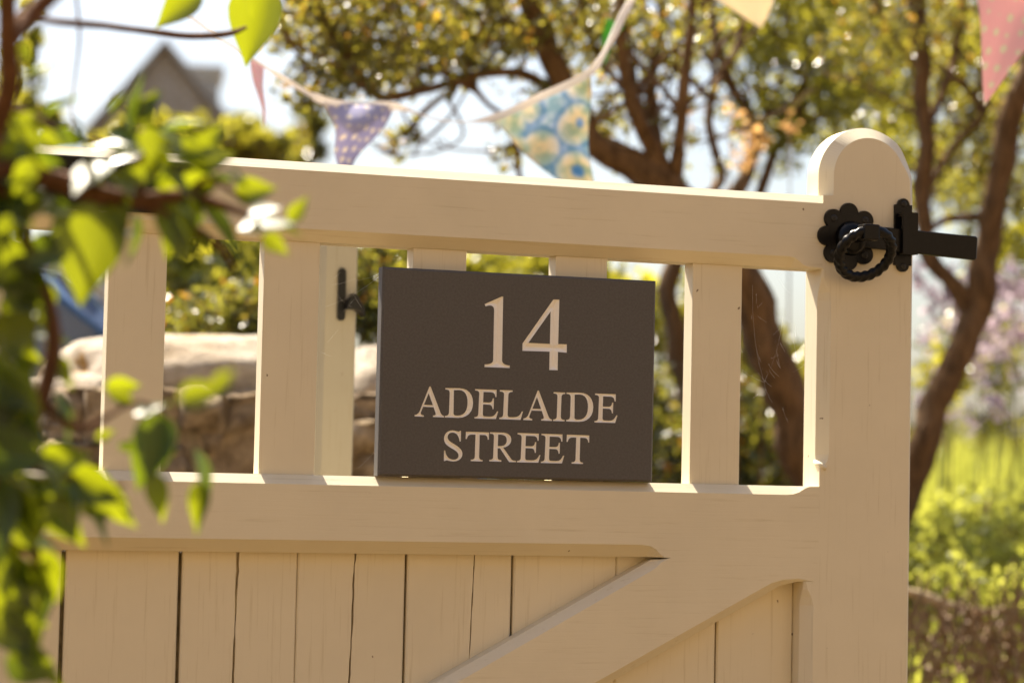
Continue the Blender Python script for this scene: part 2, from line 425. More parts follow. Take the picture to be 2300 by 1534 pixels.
mk('pivot_block', box(LX-.0100, LX+.0085, -.0590, -.0410, LZ-.0085, LZ+.0085), M_iron, latch, bevel=.0016)
# twisted ring hanging from the block and leaning back to the plate
V, F = [], []
n1, n2 = 120, 14
rc = Vector((LX+.0035, -.0350, LZ-.0210)); tilt = math.radians(38)
e1 = Vector((1, 0, 0)); e2 = Vector((0, -math.sin(tilt)*1.0, math.cos(tilt)))
for i in range(n1):
    a = 2*math.pi*i/n1
    c = rc+e1*(math.cos(a)*.0300)+e2*(math.sin(a)*.0300)
    er = e1*math.cos(a)+e2*math.sin(a); en = e1.cross(e2)
    for k in range(n2):
        b = 2*math.pi*k/n2
        near = abs((a-math.pi/2+math.pi) % (2*math.pi)-math.pi)
        tw = min(1, max(0, (near-.35)/.3))
        r = .0055*(1+.13*tw*math.cos(3*(b-a*7)))
        V.append(c+er*(math.cos(b)*r)+en*(math.sin(b)*r))
for i in range(n1):
    for k in range(n2):
        i2, k2 = (i+1) % n1, (k+1) % n2
        F.append((i*n2+k, i2*n2+k, i2*n2+k2, i*n2+k2))
mk('twisted_ring', (V, F), M_iron, latch, True)
# latch bar and its keeper
ba = math.radians(-2.6)
def rot(x, z): return (LX+x*math.cos(ba)-z*math.sin(ba), LZ+.0012+x*math.sin(ba)+z*math.cos(ba))
ol = [rot(-.004, -.0122), rot(.1510, -.0128), rot(.1530, -.0110), rot(.1530, .0118), rot(.1510, .0134), rot(-.004, .0118)]
mk('latch_bar', prism(ol, [rot(-.004, -.0114), rot(.1508, -.0120), rot(.1522, -.0110), rot(.1522, .0112), rot(.1508, .0126), rot(-.004, .0110)], -.0125, -.0062, [.0008]*6), M_iron, latch)
kp = []
for k in range(13):
    a = math.pi*k/12; kp.append((.4412+.0072*math.cos(a), 1.4060+.0072*math.sin(a)))
kp = [(.4516, 1.3395), (.4516, 1.4060), (.4486, 1.4062)] + kp[1:-1] + [(.4338, 1.4062), (.4306, 1.4060), (.4306, 1.3395), (.4340, 1.3393)]
for k in range(1, 12):
    a = math.pi+math.pi*k/12; kp.append((.4412+.0072*math.cos(a), 1.3395+.0072*math.sin(a)))
kp.append((.4484, 1.3393))
ke = mk('keeper', join(prism(kp, kp, -.0036, -.0002, [0]*len(kp)), box(.4335, .4515, -.0175, -.0135, 1.3505, 1.3965),
                       box(.4335, .4515, -.0136, -.0034, 1.3925, 1.3963), box(.4335, .4515, -.0136, -.0034, 1.3507, 1.3535)), M_iron, latch)
screw(.4412, -.0037, 1.4072, .0036, ke, .2); screw(.4412, -.0037, 1.3385, .0036, ke, .9)

# ------------------------------------------------------------------ the slate sign
GLY = {"1":[[[1.38,0.02],[28.99,0.0],[29.08,2.56],[26.62,2.77],[24.52,3.22],[22.82,3.92],[21.55,4.93],[20.74,6.26],[20.43,7.96],[20.16,73.46],[18.55,73.52],[0.0,64.73],[1.22,62.37],[3.45,63.27],[5.62,63.65],[7.57,63.47],[9.14,62.67],[10.17,61.2],[10.52,58.99],[10.63,7.59],[10.36,6.18],[9.63,5.02],[8.4,4.11],[6.65,3.44],[4.34,3.0],[1.46,2.78]]],"4":[[[32.96,73.45],[39.76,73.62],[39.44,27.26],[49.07,27.44],[49.11,18.59],[39.4,19.12],[39.44,0.07],[29.99,0.0],[30.01,19.03],[0.03,18.7],[0.0,26.38]],[[30.13,60.64],[30.13,27.03],[6.51,27.2]]],"A":[[[15.13,31.08],[16.53,31.13],[27.61,5.05],[28.18,3.93],[28.76,3.08],[29.38,2.45],[30.06,2.0],[30.82,1.69],[31.68,1.47],[31.72,0.03],[19.55,0.08],[19.62,1.52],[20.62,1.69],[21.43,1.93],[22.04,2.29],[22.4,2.79],[22.48,3.48],[22.24,4.38],[20.06,10.06],[9.0,10.13],[6.98,4.94],[6.7,3.98],[6.68,3.2],[6.96,2.56],[7.58,2.07],[8.57,1.69],[9.96,1.44],[10.0,0.0],[0.04,0.11],[0.0,1.65],[0.71,1.74],[1.47,1.92],[2.27,2.25],[3.13,2.81],[4.06,3.66],[5.06,4.88]],[[9.91,12.11],[19.25,12.09],[14.55,23.97]]],"D":[[[0.0,30.06],[14.92,30.36],[19.42,30.01],[23.18,28.7],[26.16,26.54],[28.34,23.61],[29.71,20.03],[30.24,15.88],[29.84,11.32],[28.45,7.47],[26.14,4.37],[23.01,2.07],[19.12,0.61],[14.57,0.01],[0.3,0.0],[0.26,1.65],[1.57,1.84],[2.59,2.14],[3.37,2.6],[3.92,3.25],[4.29,4.13],[4.49,5.27],[4.77,24.86],[4.64,26.2],[4.3,27.17],[3.71,27.83],[2.83,28.25],[1.62,28.49],[0.04,28.62]],[[9.34,28.11],[14.42,28.48],[17.6,28.12],[20.11,26.86],[21.99,24.82],[23.27,22.12],[23.99,18.86],[24.17,15.17],[23.86,11.36],[22.96,8.19],[21.5,5.69],[19.5,3.86],[16.98,2.71],[13.97,2.26],[12.69,2.27],[11.59,2.38],[10.69,2.63],[10.02,3.06],[9.6,3.71],[9.48,4.6]]],"E":[[[0.08,30.2],[23.55,30.16],[23.5,22.68],[22.19,22.64],[21.92,24.17],[21.49,25.38],[20.86,26.29],[19.99,26.92],[18.84,27.31],[17.38,27.46],[9.4,27.51],[9.22,16.83],[14.89,16.81],[16.34,16.96],[17.43,17.32],[18.23,17.92],[18.78,18.77],[19.15,19.89],[19.38,21.3],[20.91,21.35],[20.73,10.15],[19.42,10.11],[19.1,11.63],[18.7,12.82],[18.15,13.68],[17.36,14.26],[16.24,14.57],[14.73,14.63],[9.27,14.76],[9.16,5.44],[9.25,4.32],[9.47,3.5],[9.84,2.94],[10.37,2.61],[11.07,2.45],[11.96,2.42],[16.32,2.35],[18.29,2.52],[19.89,2.94],[21.21,3.66],[22.34,4.74],[23.37,6.23],[24.39,8.19],[25.82,8.03],[23.48,0.08],[0.03,0.0],[0.0,1.34],[1.36,1.57],[2.42,1.9],[3.2,2.38],[3.73,3.07],[4.04,4.02],[4.15,5.29],[4.65,25.48],[4.54,26.61],[4.17,27.43],[3.54,28.01],[2.66,28.38],[1.51,28.61],[0.11,28.75]]],"L":[[[0.0,30.12],[14.16,30.18],[14.2,28.63],[12.64,28.46],[11.44,28.18],[10.58,27.72],[10.0,27.08],[9.67,26.19],[9.55,25.04],[9.24,5.29],[9.36,4.18],[9.66,3.4],[10.16,2.89],[10.86,2.61],[11.78,2.49],[12.93,2.49],[15.73,2.56],[18.12,2.85],[20.15,3.5],[21.87,4.64],[23.32,6.39],[24.56,8.88],[26.0,8.82],[23.44,0.0],[0.04,0.14],[0.0,1.69],[1.37,1.88],[2.44,2.18],[3.23,2.64],[3.76,3.33],[4.07,4.28],[4.19,5.55],[4.71,25.5],[4.61,26.59],[4.23,27.38],[3.59,27.93],[2.67,28.28],[1.49,28.48],[0.04,28.57]]],"I":[[[0.08,30.05],[13.01,29.95],[13.04,28.49],[11.74,28.33],[10.72,28.05],[9.95,27.6],[9.42,26.95],[9.11,26.06],[8.99,24.9],[8.64,5.42],[8.76,4.09],[9.1,3.1],[9.66,2.4],[10.5,1.95],[11.62,1.69],[13.07,1.57],[12.99,0.0],[0.07,0.04],[0.04,1.6],[1.33,1.79],[2.35,2.08],[3.12,2.53],[3.64,3.18],[3.96,4.08],[4.07,5.28],[4.41,25.38],[4.28,26.56],[3.93,27.42],[3.35,28.0],[2.52,28.35],[1.4,28.53],[0.0,28.58]]],"S":[[[18.16,31.49],[18.21,20.57],[16.69,20.53],[16.2,23.26],[15.33,25.5],[14.12,27.23],[12.62,28.46],[10.87,29.17],[8.91,29.38],[7.34,29.17],[6.07,28.67],[5.11,27.92],[4.44,26.97],[4.06,25.85],[3.95,24.61],[4.29,22.98],[5.16,21.61],[6.48,20.44],[8.15,19.35],[10.1,18.27],[12.23,17.11],[14.53,15.74],[16.48,14.34],[18.05,12.9],[19.22,11.39],[19.96,9.78],[20.24,8.05],[19.94,5.68],[18.97,3.71],[17.46,2.14],[15.5,1.0],[13.21,0.28],[10.7,0.0],[9.04,0.04],[7.5,0.22],[6.12,0.46],[4.88,0.7],[3.81,0.88],[2.91,0.94],[2.66,0.91],[2.44,0.84],[2.25,0.72],[2.1,0.57],[1.96,0.4],[1.85,0.2],[0.34,0.16],[0.29,10.95],[1.69,10.98],[2.24,8.23],[3.28,5.95],[4.73,4.15],[6.54,2.85],[8.64,2.08],[10.98,1.86],[12.48,2.04],[13.72,2.49],[14.7,3.16],[15.41,4.01],[15.83,5.0],[15.96,6.09],[15.65,7.66],[14.85,9.01],[13.66,10.19],[12.15,11.25],[10.42,12.24],[8.54,13.21],[6.02,14.6],[3.92,15.98],[2.26,17.42],[1.05,19.01],[0.29,20.83],[0.0,22.96],[0.26,25.38],[1.1,27.46],[2.45,29.17],[4.21,30.46],[6.3,31.3],[8.64,31.63],[10.17,31.59],[11.54,31.39],[12.77,31.13],[13.86,30.86],[14.83,30.66],[15.69,30.6],[16.03,30.64],[16.28,30.73],[16.48,30.88],[16.63,31.05],[16.76,31.25],[16.86,31.45]]],"T":[[[0.26,30.06],[25.28,29.93],[25.46,22.49],[24.04,22.45],[23.8,24.06],[23.35,25.3],[22.66,26.2],[21.69,26.79],[20.42,27.1],[18.81,27.16],[15.32,27.17],[15.19,5.17],[15.29,3.94],[15.57,3.0],[16.06,2.32],[16.78,1.85],[17.78,1.58],[19.08,1.45],[19.01,0.0],[6.07,0.1],[6.04,1.54],[7.49,1.73],[8.6,2.02],[9.42,2.48],[9.97,3.15],[10.29,4.1],[10.4,5.36],[10.64,27.25],[7.16,27.26],[5.55,27.15],[4.26,26.8],[3.25,26.19],[2.49,25.3],[1.92,24.1],[1.52,22.56],[0.0,22.63]]],"R":[[[0.1,30.12],[12.68,30.16],[15.95,30.02],[18.65,29.41],[20.76,28.39],[22.3,26.98],[23.24,25.24],[23.59,23.2],[23.34,21.01],[22.55,19.13],[21.26,17.55],[19.53,16.28],[17.43,15.32],[15.01,14.68],[23.71,3.5],[24.31,2.79],[24.99,2.27],[25.79,1.93],[26.74,1.71],[27.88,1.6],[29.25,1.56],[29.28,0.0],[21.59,0.02],[11.41,13.76],[8.9,13.69],[9.09,5.21],[9.22,4.07],[9.54,3.2],[10.09,2.57],[10.88,2.13],[11.96,1.85],[13.33,1.69],[13.37,0.14],[0.03,0.23],[0.0,1.68],[1.33,1.85],[2.38,2.12],[3.17,2.54],[3.73,3.18],[4.05,4.08],[4.17,5.3],[4.57,25.79],[4.45,26.79],[4.12,27.52],[3.56,28.03],[2.73,28.35],[1.6,28.52],[0.13,28.57]],[[9.22,27.99],[12.07,28.01],[14.39,27.67],[16.19,26.97],[17.48,25.88],[18.26,24.42],[18.55,22.55],[18.36,20.46],[17.71,18.84],[16.64,17.64],[15.19,16.81],[13.42,16.33],[11.36,16.14],[9.06,16.08]]]}
PLACE = [('1', -.0405, 1.2104), ('4', .0018, 1.2100), ('A', -.1129, 1.1574), ('D', -.0807, 1.1574), ('E', -.0488, 1.1573), ('L', -.0219, 1.1573),
         ('A', .0044, 1.1572), ('I', .0371, 1.1572), ('D', .0514, 1.1572), ('E', .0831, 1.1571), ('S', -.0809, 1.1128), ('T', -.0578, 1.1135),
         ('R', -.0317, 1.1136), ('E', -.0016, 1.1136), ('E', .0246, 1.1135), ('T', .0525, 1.1135)]
SY0, SY1 = -.0025, .0132
sign = thing('house_sign', 'dark slate house sign reading 14 Adelaide Street fixed across the gate pickets', 'sign', (0, .005, 1.0962))
def inside(pt, loops):
    x, y = pt; c = False
    for l in loops:
        n = len(l)
        for i in range(n):
            x1, y1 = l[i]; x2, y2 = l[(i+1) % n]
            if (y1 > y) != (y2 > y) and x < (x2-x1)*(y-y1)/(y2-y1)+x1: c = not c
    return c
def loopdist(pts, loops):
    d = np.full(len(pts), 1e9)
    for l in loops:
        a = np.array(l); b = np.roll(a, -1, 0)
        for p, q in zip(a, b):
            ab = q-p; t = np.clip(((pts-p)@ab)/max(1e-12, ab@ab), 0, 1)
            d = np.minimum(d, np.linalg.norm(pts-(p+t[:, None]*ab), axis=1))
    return d
allv, alle, allloops = [], [], []
for ch, lx, lz in PLACE:
    loops = [[(lx+x/1000, lz+z/1000) for x, z in l] for l in GLY[ch]]
    allloops.append(loops)
    for l in loops:
        n = len(allv); allv += l; alle += [(n+i, n+(i+1) % len(l)) for i in range(len(l))]
    # V-cut letter: valley depth grows with the distance from its outline
    lv, le = [], []
    for l in loops:
        n = len(lv); lv += l; le += [(n+i, n+(i+1) % len(l)) for i in range(len(l))]
    A = np.array(lv); big = ch in '14'; s = .0011 if big else .00062
    g = np.array([(x, y) for x in np.arange(A[:, 0].min(), A[:, 0].max(), s) for y in np.arange(A[:, 1].min(), A[:, 1].max(), s)])
    dd = loopdist(g, loops)
    g = [tuple(q) for q, d in zip(g, dd) if d > s*.45 and inside(q, loops)]
    cv, ce, cf, _, _, _ = delaunay_2d_cdt([Vector(q) for q in lv+g], le, [], 0, 1e-7)
    cpt = np.array([tuple(v) for v in cv]); cdp = loopdist(cpt, loops)
    tri = [f for f in cf if inside(tuple(cpt[list(f)].mean(0)), loops)]
    mk('letter' if not big else 'numeral', ([(x, SY0+.0004+min(d*.55, .0042), y) for (x, y), d in zip(cpt, cdp)], tri), M_white, sign)
SX, SZ0, SZ1, bv = .1500, 1.0962, 1.3084, .0022
corner = [(-SX+bv, SZ0+bv), (SX-bv, SZ0+bv), (SX-bv, SZ1-bv), (-SX+bv, SZ1-bv)]
n = len(allv); cv, ce, cf, _, _, _ = delaunay_2d_cdt([Vector(q) for q in allv+corner], alle+[(n, n+1), (n+1, n+2), (n+2, n+3), (n+3, n)], [], 0, 1e-7)
cpt = np.array([tuple(v) for v in cv])
tri = []
for f in cf:
    m_ = tuple(cpt[list(f)].mean(0))
    if not any(inside(m_, l) for l in allloops): tri.append(f)
V = [(x, SY0, z) for x, z in cpt]; F = list(tri)
V2, F2 = prism(rect(-SX, SX, SZ0, SZ1), corner, SY0, SY1, [bv]*4)
F2 = F2[1:]                                    # the cut face replaces the plain front
# short walls from the face into each letter
W, WF = [], []
for loops in allloops:
    for l in loops:
        b0 = len(W); k = len(l)
        W += [(x, SY0, z) for x, z in l]+[(x, SY0+.0005, z) for x, z in l]
        WF += [(b0+i, b0+(i+1) % k, b0+k+(i+1) % k, b0+k+i) for i in range(k)]
mk('slate_plate', join((V, F), (V2, F2), (W, WF)), M_slate, sign)

# ------------------------------------------------------------------ post with a latch catch behind the gate
px0, px1, pyy = -.040, .0000, .65
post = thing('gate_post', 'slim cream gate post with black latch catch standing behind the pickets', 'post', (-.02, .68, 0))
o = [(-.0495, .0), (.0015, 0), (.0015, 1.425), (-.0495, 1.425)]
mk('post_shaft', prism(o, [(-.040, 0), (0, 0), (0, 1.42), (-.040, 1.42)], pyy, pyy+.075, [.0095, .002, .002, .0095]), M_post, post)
ca = []
zc = (1.297+1.366)/2
for k in range(9):
    a = math.pi*k/8; ca.append((-.0195+.0052*math.cos(a), 1.359+.0055*math.sin(a)))
for k in range(9):
    a = math.pi+math.pi*k/8; ca.append((-.0195+.0052*math.cos(a), 1.302+.0055*math.sin(a)))
cat = mk('latch_catch', join(prism(ca, ca, pyy-.004, pyy-.0003, [0]*18),
    prism([(-.0155, 1.3110), (-.004, 1.3110), (.007, 1.3035), (.007, 1.3125), (-.003, 1.3290), (-.0085, 1.3315), (-.0155, 1.3200)],
          [(-.0155, 1.3110), (-.004, 1.3110), (.007, 1.3035), (.007, 1.3125), (-.003, 1.3290), (-.0085, 1.3315), (-.0155, 1.3200)], pyy-.022, pyy-.0032, [0]*7)), M_iron, post)
# ------------------------------------------------------------------ foliage builders
def leaf_cloud(centers, size, seed, flat=0.0, aspect=0.55, fold=0.25):
    """many small folded leaves, two faces each, as numpy verts and faces; centers: (n,3)"""
    r = np.random.default_rng(seed); n = len(centers)
    d = r.normal(size=(n, 3)); d[:, 2] -= 0.25; d /= np.linalg.norm(d, axis=1)[:, None]      # leaf axis
    up = r.normal(size=(n, 3)); up[:, 2] += flat
    s = np.cross(d, up); s /= np.linalg.norm(s, axis=1)[:, None]+1e-9
    nn = np.cross(s, d)
    L = size*r.uniform(.65, 1.3, n)[:, None]; W = L*aspect*r.uniform(.8, 1.2, n)[:, None]
    c = np.asarray(centers)
    v = np.empty((n, 6, 3))
    v[:, 0] = c-d*L*.5; v[:, 1] = c-d*L*.12+s*W*.5+nn*W*fold; v[:, 2] = c+d*L*.22+s*W*.38+nn*W*fold
    v[:, 3] = c+d*L*.5; v[:, 4] = c+d*L*.22-s*W*.38+nn*W*fold; v[:, 5] = c-d*L*.12-s*W*.5+nn*W*fold
    b = (np.arange(n)*6)[:, None]
    f = np.concatenate([b+np.array([[0, 1, 2, 3]]), b+np.array([[0, 3, 4, 5]])])
    return v.reshape(-1, 3), f
def mesh_np(name, v, f, mat, parent=None):
    og = origin(parent); me = bpy.data.meshes.new(name)
    v = np.asarray(v, dtype=np.float32)-np.array(og, dtype=np.float32)
    k = f.shape[1]
    me.vertices.add(len(v)); me.vertices.foreach_set('co', v.ravel())
    me.loops.add(f.size); me.loops.foreach_set('vertex_index', f.ravel().astype(np.int32))
    me.polygons.add(len(f)); me.polygons.foreach_set('loop_start', np.arange(0, f.size, k, dtype=np.int32))
    me.update(calc_edges=True); me.validate(); me.materials.append(mat)
    return link(name, me, parent)
def blob_points(blobs, seed, clump=0.45):
    """blobs: (px, py, Y, half width px, half height px, half depth m, leaves). Leaves gather in sprigs."""
    r = np.random.default_rng(seed); out = []
    for px, py, Y, rx, ry, rY, n in blobs:
        k = max(1, int(n/14))
        m = MPP(Y); c = np.array(P(px, py, Y))
        u = r.normal(size=(k, 3)); u /= np.linalg.norm(u, axis=1)[:, None]; u *= r.uniform(0.05, 1, k)[:, None]**0.45
        ctr = c+u[:, :1]*np.array(RGT)*rx*m+u[:, 1:2]*np.array((0, 1, 0))*rY+u[:, 2:3]*np.array((0, 0, 1))*ry*m
        idx = r.integers(0, k, n)
        sp = clump*0.22*min(rx, ry)*m+0.012
        out.append(ctr[idx]+r.normal(size=(n, 3))*sp)
    return np.concatenate(out)
def twigs_to(points, blobs, seed, per=6, rad=.0022):
    """thin twigs from a limb point to places inside each blob"""
    r = random.Random(seed); vfs = []
    for (px, py, Y, rx, ry, rY, n) in blobs:
        for _ in range(per):
            tx, ty, tY = px+r.uniform(-1, 1)*rx*.8, py+r.uniform(-1, 1)*ry*.8, Y+r.uniform(-1, 1)*rY*.7
            q = min(points, key=lambda a: (a[0]-tx)**2+(a[1]-ty)**2+r.random()*9000)
            a, b = P(q[0], q[1], q[2]), P(tx, ty, tY)
            mid = (a+b)/2+Vector((r.uniform(-1, 1), r.uniform(-1, 1), r.uniform(-.4, 1)))*(b-a).length*.16
            pts = [a.lerp(mid, t)*(1-t)+mid.lerp(b, t)*t for t in (0, .2, .4, .6, .8, 1)]
            k = rad*r.uniform(.6, 1.6)
            vfs.append(tube(pts, [k*(1-.75*t) for t in (0, .2, .4, .6, .8, 1)], 4))
    return join(*vfs)
def plant(name, label, cat, blobs, mat, leaf, seed, stems=(), base=None, group=None, flat=0.3, clump=.45, per=6, aspect=.55, barkm=None, crown='crown', side=0):
    bx = P(blobs[0][0], blobs[0][1], blobs[0][2])
    base = Vector(base) if base else Vector((bx.x, bx.y, max(0, bank_h(bx.x, bx.y) if bx.x > 0.02 else 0)))
    t = thing(name, label, cat, base, group)
    pts = []
    for i, s in enumerate(stems):
        mk('trunk' if i == 0 else 'limb', limb(s), barkm or M_bark, t, True); pts += [tuple(q[:3]) for q in smooth_path(s, 5)]
    rb = random.Random(seed*7)
    for i in range(side):                            # thinner side branches reaching up into the crown
        px, py, Y = rb.choice([q for q in pts if q[1] < 330])
        wd = rb.uniform(6, 19); a = math.radians(rb.uniform(35, 145)); p_ = [(px, py, Y, wd)]
        for k in range(4):
            a += rb.uniform(-.35, .35); l = rb.uniform(45, 85)
            px += l*math.cos(a); py -= l*math.sin(a); Y += rb.uniform(-.05, .07); wd *= .78
            p_.append((px, py, Y, wd))
        mk('branch', limb(p_, 6, .3, 4), barkm or M_bark, t, True); pts += [q[:3] for q in p_]
    if not stems:
        # a few stems rising from the ground into the leaves
        r = random.Random(seed)
        for b in blobs:
            e = P(b[0], b[1], b[2]); f0 = Vector((base.x+(e.x-base.x)*.8+r.uniform(-.03, .03), e.y, base.z-.02))
            f0.z = min(f0.z, e.z-.1)
            mk('stem', tube([f0, f0.lerp(e, .5)+Vector((r.uniform(-.03, .03), 0, 0)), e], [.004, .003, .0015], 6), barkm or M_bark, t, True)
            pts.append((b[0], b[1], b[2]))
    if per: mk('twigs', twigs_to(pts, blobs, seed, per), barkm or M_bark, t)['kind'] = 'stuff'
    v, f = leaf_cloud(blob_points(blobs, seed, clump), leaf, seed, flat, aspect)
    c = mesh_np(crown, v, f, mat, t); c['kind'] = 'stuff'
    return t
# ------------------------------------------------------------------ trees behind the gate
YA, YB = 2.35, 2.75
stems_a = [
    [(1960, 1700, YA, 150), (1850, 1180, YA, 118), (1790, 990, YA, 104), (1722, 790, YA, 98), (1668, 640, YA, 92), (1590, 520, YA, 92), (1505, 425, YA, 96), (1440, 385, YA, 80), (1345, 320, YA, 66), (1295, 240, YA+.03, 58), (1245, 140, YA+.05, 56), (1205, 50, YA+.08, 52), (1160, -80, YA+.1, 44)],
    [(1500, 420, YA, 60), (1465, 330, YA-.03, 44), (1425, 240, YA-.05, 36), (1402, 150, YA-.05, 30), (1395, 40, YA-.05, 26), (1400, -90, YA, 20)],
    [(1490, 400, YA, 50), (1468, 300, YA+.08, 36), (1465, 190, YA+.12, 30), (1480, 80, YA+.16, 24), (1490, -80, YA+.2, 18)],
    [(1515, 420, YA, 44), (1524, 340, YA-.06, 32), (1533, 230, YA-.1, 28), (1545, 110, YA-.1, 26), (1562, -80, YA-.1, 22)],
    [(1300, 255, YA+.03, 34), (1240, 205, YA+.1, 26), (1170, 168, YA+.12, 22), (1060, 172, YA+.1, 20), (960, 200, YA+.05, 20), (870, 218, YA, 19), (835, 205, YA, 18), (800, 160, YA, 18), (765, 90, YA-.03, 18), (720, 20, YA-.05, 16), (680, -60, YA-.05, 14)],
    [(1545, 460, YA, 26), (1620, 400, YA+.2, 22), (1590, 250, YA+.25, 20), (1660, 90, YA+.3, 16), (1700, -80, YA+.3, 14)],
    [(1040, 172, YA+.1, 12), (1090, 230, YA+.15, 11), (1140, 275, YA+.15, 10), (1165, 390, YA+.15, 12), (1170, 470, YA+.2, 10)],
    [(1245, 150, YA+.05, 20), (1150, 60, YA+.1, 16), (1040, 20, YA+.12, 12), (930, -60, YA+.12, 8)],
    [(835, 205, YA, 12), (780, 180, YA+.05, 10), (700, 150, YA+.05, 8), (640, 90, YA+.05, 6)],
    [(1000, 215, YA+.15, 7), (1040, 300, YA+.2, 6), (980, 340, YA+.2, 5), (880, 350, YA+.2, 3)],
    [(1165, 330, YA+.15, 6), (1090, 340, YA+.2, 5), (990, 330, YA+.2, 4), (900, 300, YA+.2, 3)],
    [(1400, 200, YA, 16), (1330, 100, YA+.1, 12), (1290, -40, YA+.1, 8)],
]
crown_a = [(700, 40, YA, 120, 70, .25, 700), (860, 60, YA, 150, 90, .3, 950), (1030, 60, YA+.1, 150, 100, .3, 1050), (1180, 60, YA+.15, 110, 110, .3, 700),
           (700, 200, YA+.05, 95, 42, .2, 330), (790, 150, YA, 110, 70, .2, 520), (960, 140, YA+.1, 120, 60, .25, 620), (1330, 60, YA+.15, 90, 110, .3, 800), (1230, 250, YA+.1, 60, 70, .2, 260),
           (1450, 60, YA+.2, 120, 120, .35, 900), (1400, 260, YA+.2, 90, 110, .25, 300), (900, 330, YA+.2, 110, 40, .1, 80), (1140, 330, YA+.2, 40, 70, .1, 70), (1580, 300, YA+.25, 70, 110, .25, 110), (780, -60, YA, 200, 80, .3, 1200), (1150, -80, YA, 250, 80, .3, 1600)]
plant('garden_tree', 'multi-stemmed brown tree leaning left behind the gate top rail', 'tree', crown_a, M_leaf_tree, .020, 3, stems_a, base=(*P(1960, 1700, YA).xy, .30), group='trees behind the gate', per=20, side=62)
stems_b = [
    [(1900, 1500, YB, 120), (1960, 1270, YB, 92), (2045, 1070, YB, 78), (2095, 930, YB, 74), (2150, 800, YB, 72), (2192, 700, YB, 74), (2205, 600, YB, 68), (2222, 480, YB-.02, 62), (2255, 330, YB-.05, 62), (2292, 200, YB-.08, 58), (2340, 60, YB-.1, 52), (2400, -80, YB-.1, 46)],
    [(2190, 712, YB, 56), (2140, 640, YB+.02, 44), (2085, 575, YB+.04, 38), (2072, 470, YB+.05, 38), (2078, 350, YB+.05, 40), (2072, 200, YB+.05, 40), (2062, 60, YB+.05, 38), (2055, -90, YB+.05, 36)],
    [(2222, 480, YB, 30), (2180, 490, YB+.06, 22), (2110, 500, YB+.1, 18), (2060, 560, YB+.12, 16)],
    [(2076, 300, YB+.05, 24), (2120, 200, YB+.1, 20), (2150, 100, YB+.15, 18), (2170, -60, YB+.15, 14)],
    [(2080, 430, YB+.05, 20), (2140, 330, YB+.1, 16), (2210, 250, YB+.12, 16), (2240, 130, YB+.12, 12), (2250, -60, YB+.1, 10)],
    [(2075, 180, YB+.05, 16), (1990, 60, YB+.1, 13), (1940, -60, YB+.1, 10)],
]
crown_b = [(2000, 60, YB+.15, 120, 110, .3, 900), (2160, 100, YB+.2, 110, 120, .3, 800), (2150, 330, YB+.25, 90, 120, .25, 620), (2270, 420, YB+.15, 60, 110, .25, 380), (2120, -60, YB+.1, 300, 70, .3, 1600), (2260, 250, YB+.3, 60, 100, .2, 300)]
plant('garden_tree', 'brown tree with forked trunk right of the gate latch', 'tree', crown_b, M_leaf_tree, .020, 4, stems_b, base=(*P(1900, 1500, YB).xy, .45), group='trees behind the gate', per=18, side=24)
YC = 3.6
stems_c = [
    [(1620, 1400, YC, 90), (1600, 1150, YC, 70), (1560, 900, YC, 60), (1520, 760, YC, 52), (1500, 640, YC, 46), (1560, 500, YC, 40), (1660, 420, YC, 36), (1700, 300, YC, 32), (1640, 180, YC, 26), (1600, 60, YC, 20), (1580, -80, YC, 16)],
    [(1705, 440, YC, 26), (1745, 330, YC, 22), (1800, 220, YC+.1, 18), (1840, 60, YC+.1, 14), (1860, -80, YC, 10)],
    [(1740, 340, YC, 18), (1850, 260, YC, 16), (1880, 300, YC, 12), (1900, 420, YC, 8)],
    [(1700, 300, YC, 18), (1760, 160, YC+.1, 14), (1770, 40, YC+.1, 11), (1790, -60, YC, 8)],
]
crown_c = [(1640, 60, YC, 110, 110, .4, 700), (1800, 70, YC, 130, 120, .4, 1000), (1940, 150, YC+.1, 110, 120, .4, 850), (1820, 240, YC, 120, 100, .4, 800), (1980, 300, YC+.2, 70, 90, .3, 500), (1750, 330, YC, 60, 70, .3, 260), (1700, -60, YC, 320, 70, .4, 2200), (1680, 200, YC, 80, 90, .3, 240), (2120, 250, YC+.3, 90, 160, .3, 800), (2240, 120, YC+.3, 90, 160, .3, 700), (2220, 420, YC+.4, 90, 90, .3, 500)]
plant('garden_tree', 'leafy tree with slender stems above and behind the round gate stile', 'tree', [(*b[:6], int(b[6]*1.15)) for b in crown_c], M_leaf_lime, .023, 5, stems_c, base=(*P(1620, 1400, YC).xy, .6), group='trees behind the gate', per=14, side=52)
plant('far_tree', 'sunlit yellow green tree filling the gaps behind the brown stems at upper right', 'tree', [(1780, 60, 7.2, 150, 120, .6, 420), (1960, 100, 7.2, 150, 140, .6, 560), (1850, 260, 7.0, 120, 90, .6, 330), (2130, 120, 7.4, 140, 160, .6, 620), (2180, 360, 7.4, 120, 140, .6, 560), (2290, 200, 7.4, 80, 160, .6, 320), (1960, 330, 7.2, 60, 80, .5, 150), (2280, 520, 7.2, 80, 90, .5, 260)], M_leaf_lime, .055, 55, [[(2020, 1180, 7.3, 60), (2015, 800, 7.3, 50), (1990, 450, 7.3, 40), (1980, 150, 7.3, 24), (1985, -60, 7.3, 14)], [(1995, 470, 7.3, 26), (1880, 300, 7.2, 18), (1800, 120, 7.2, 10)], [(2005, 560, 7.3, 26), (2130, 380, 7.4, 18), (2230, 180, 7.4, 10)]], base=(*P(2020, 1180, 7.3).xy, .5), per=10, side=14)
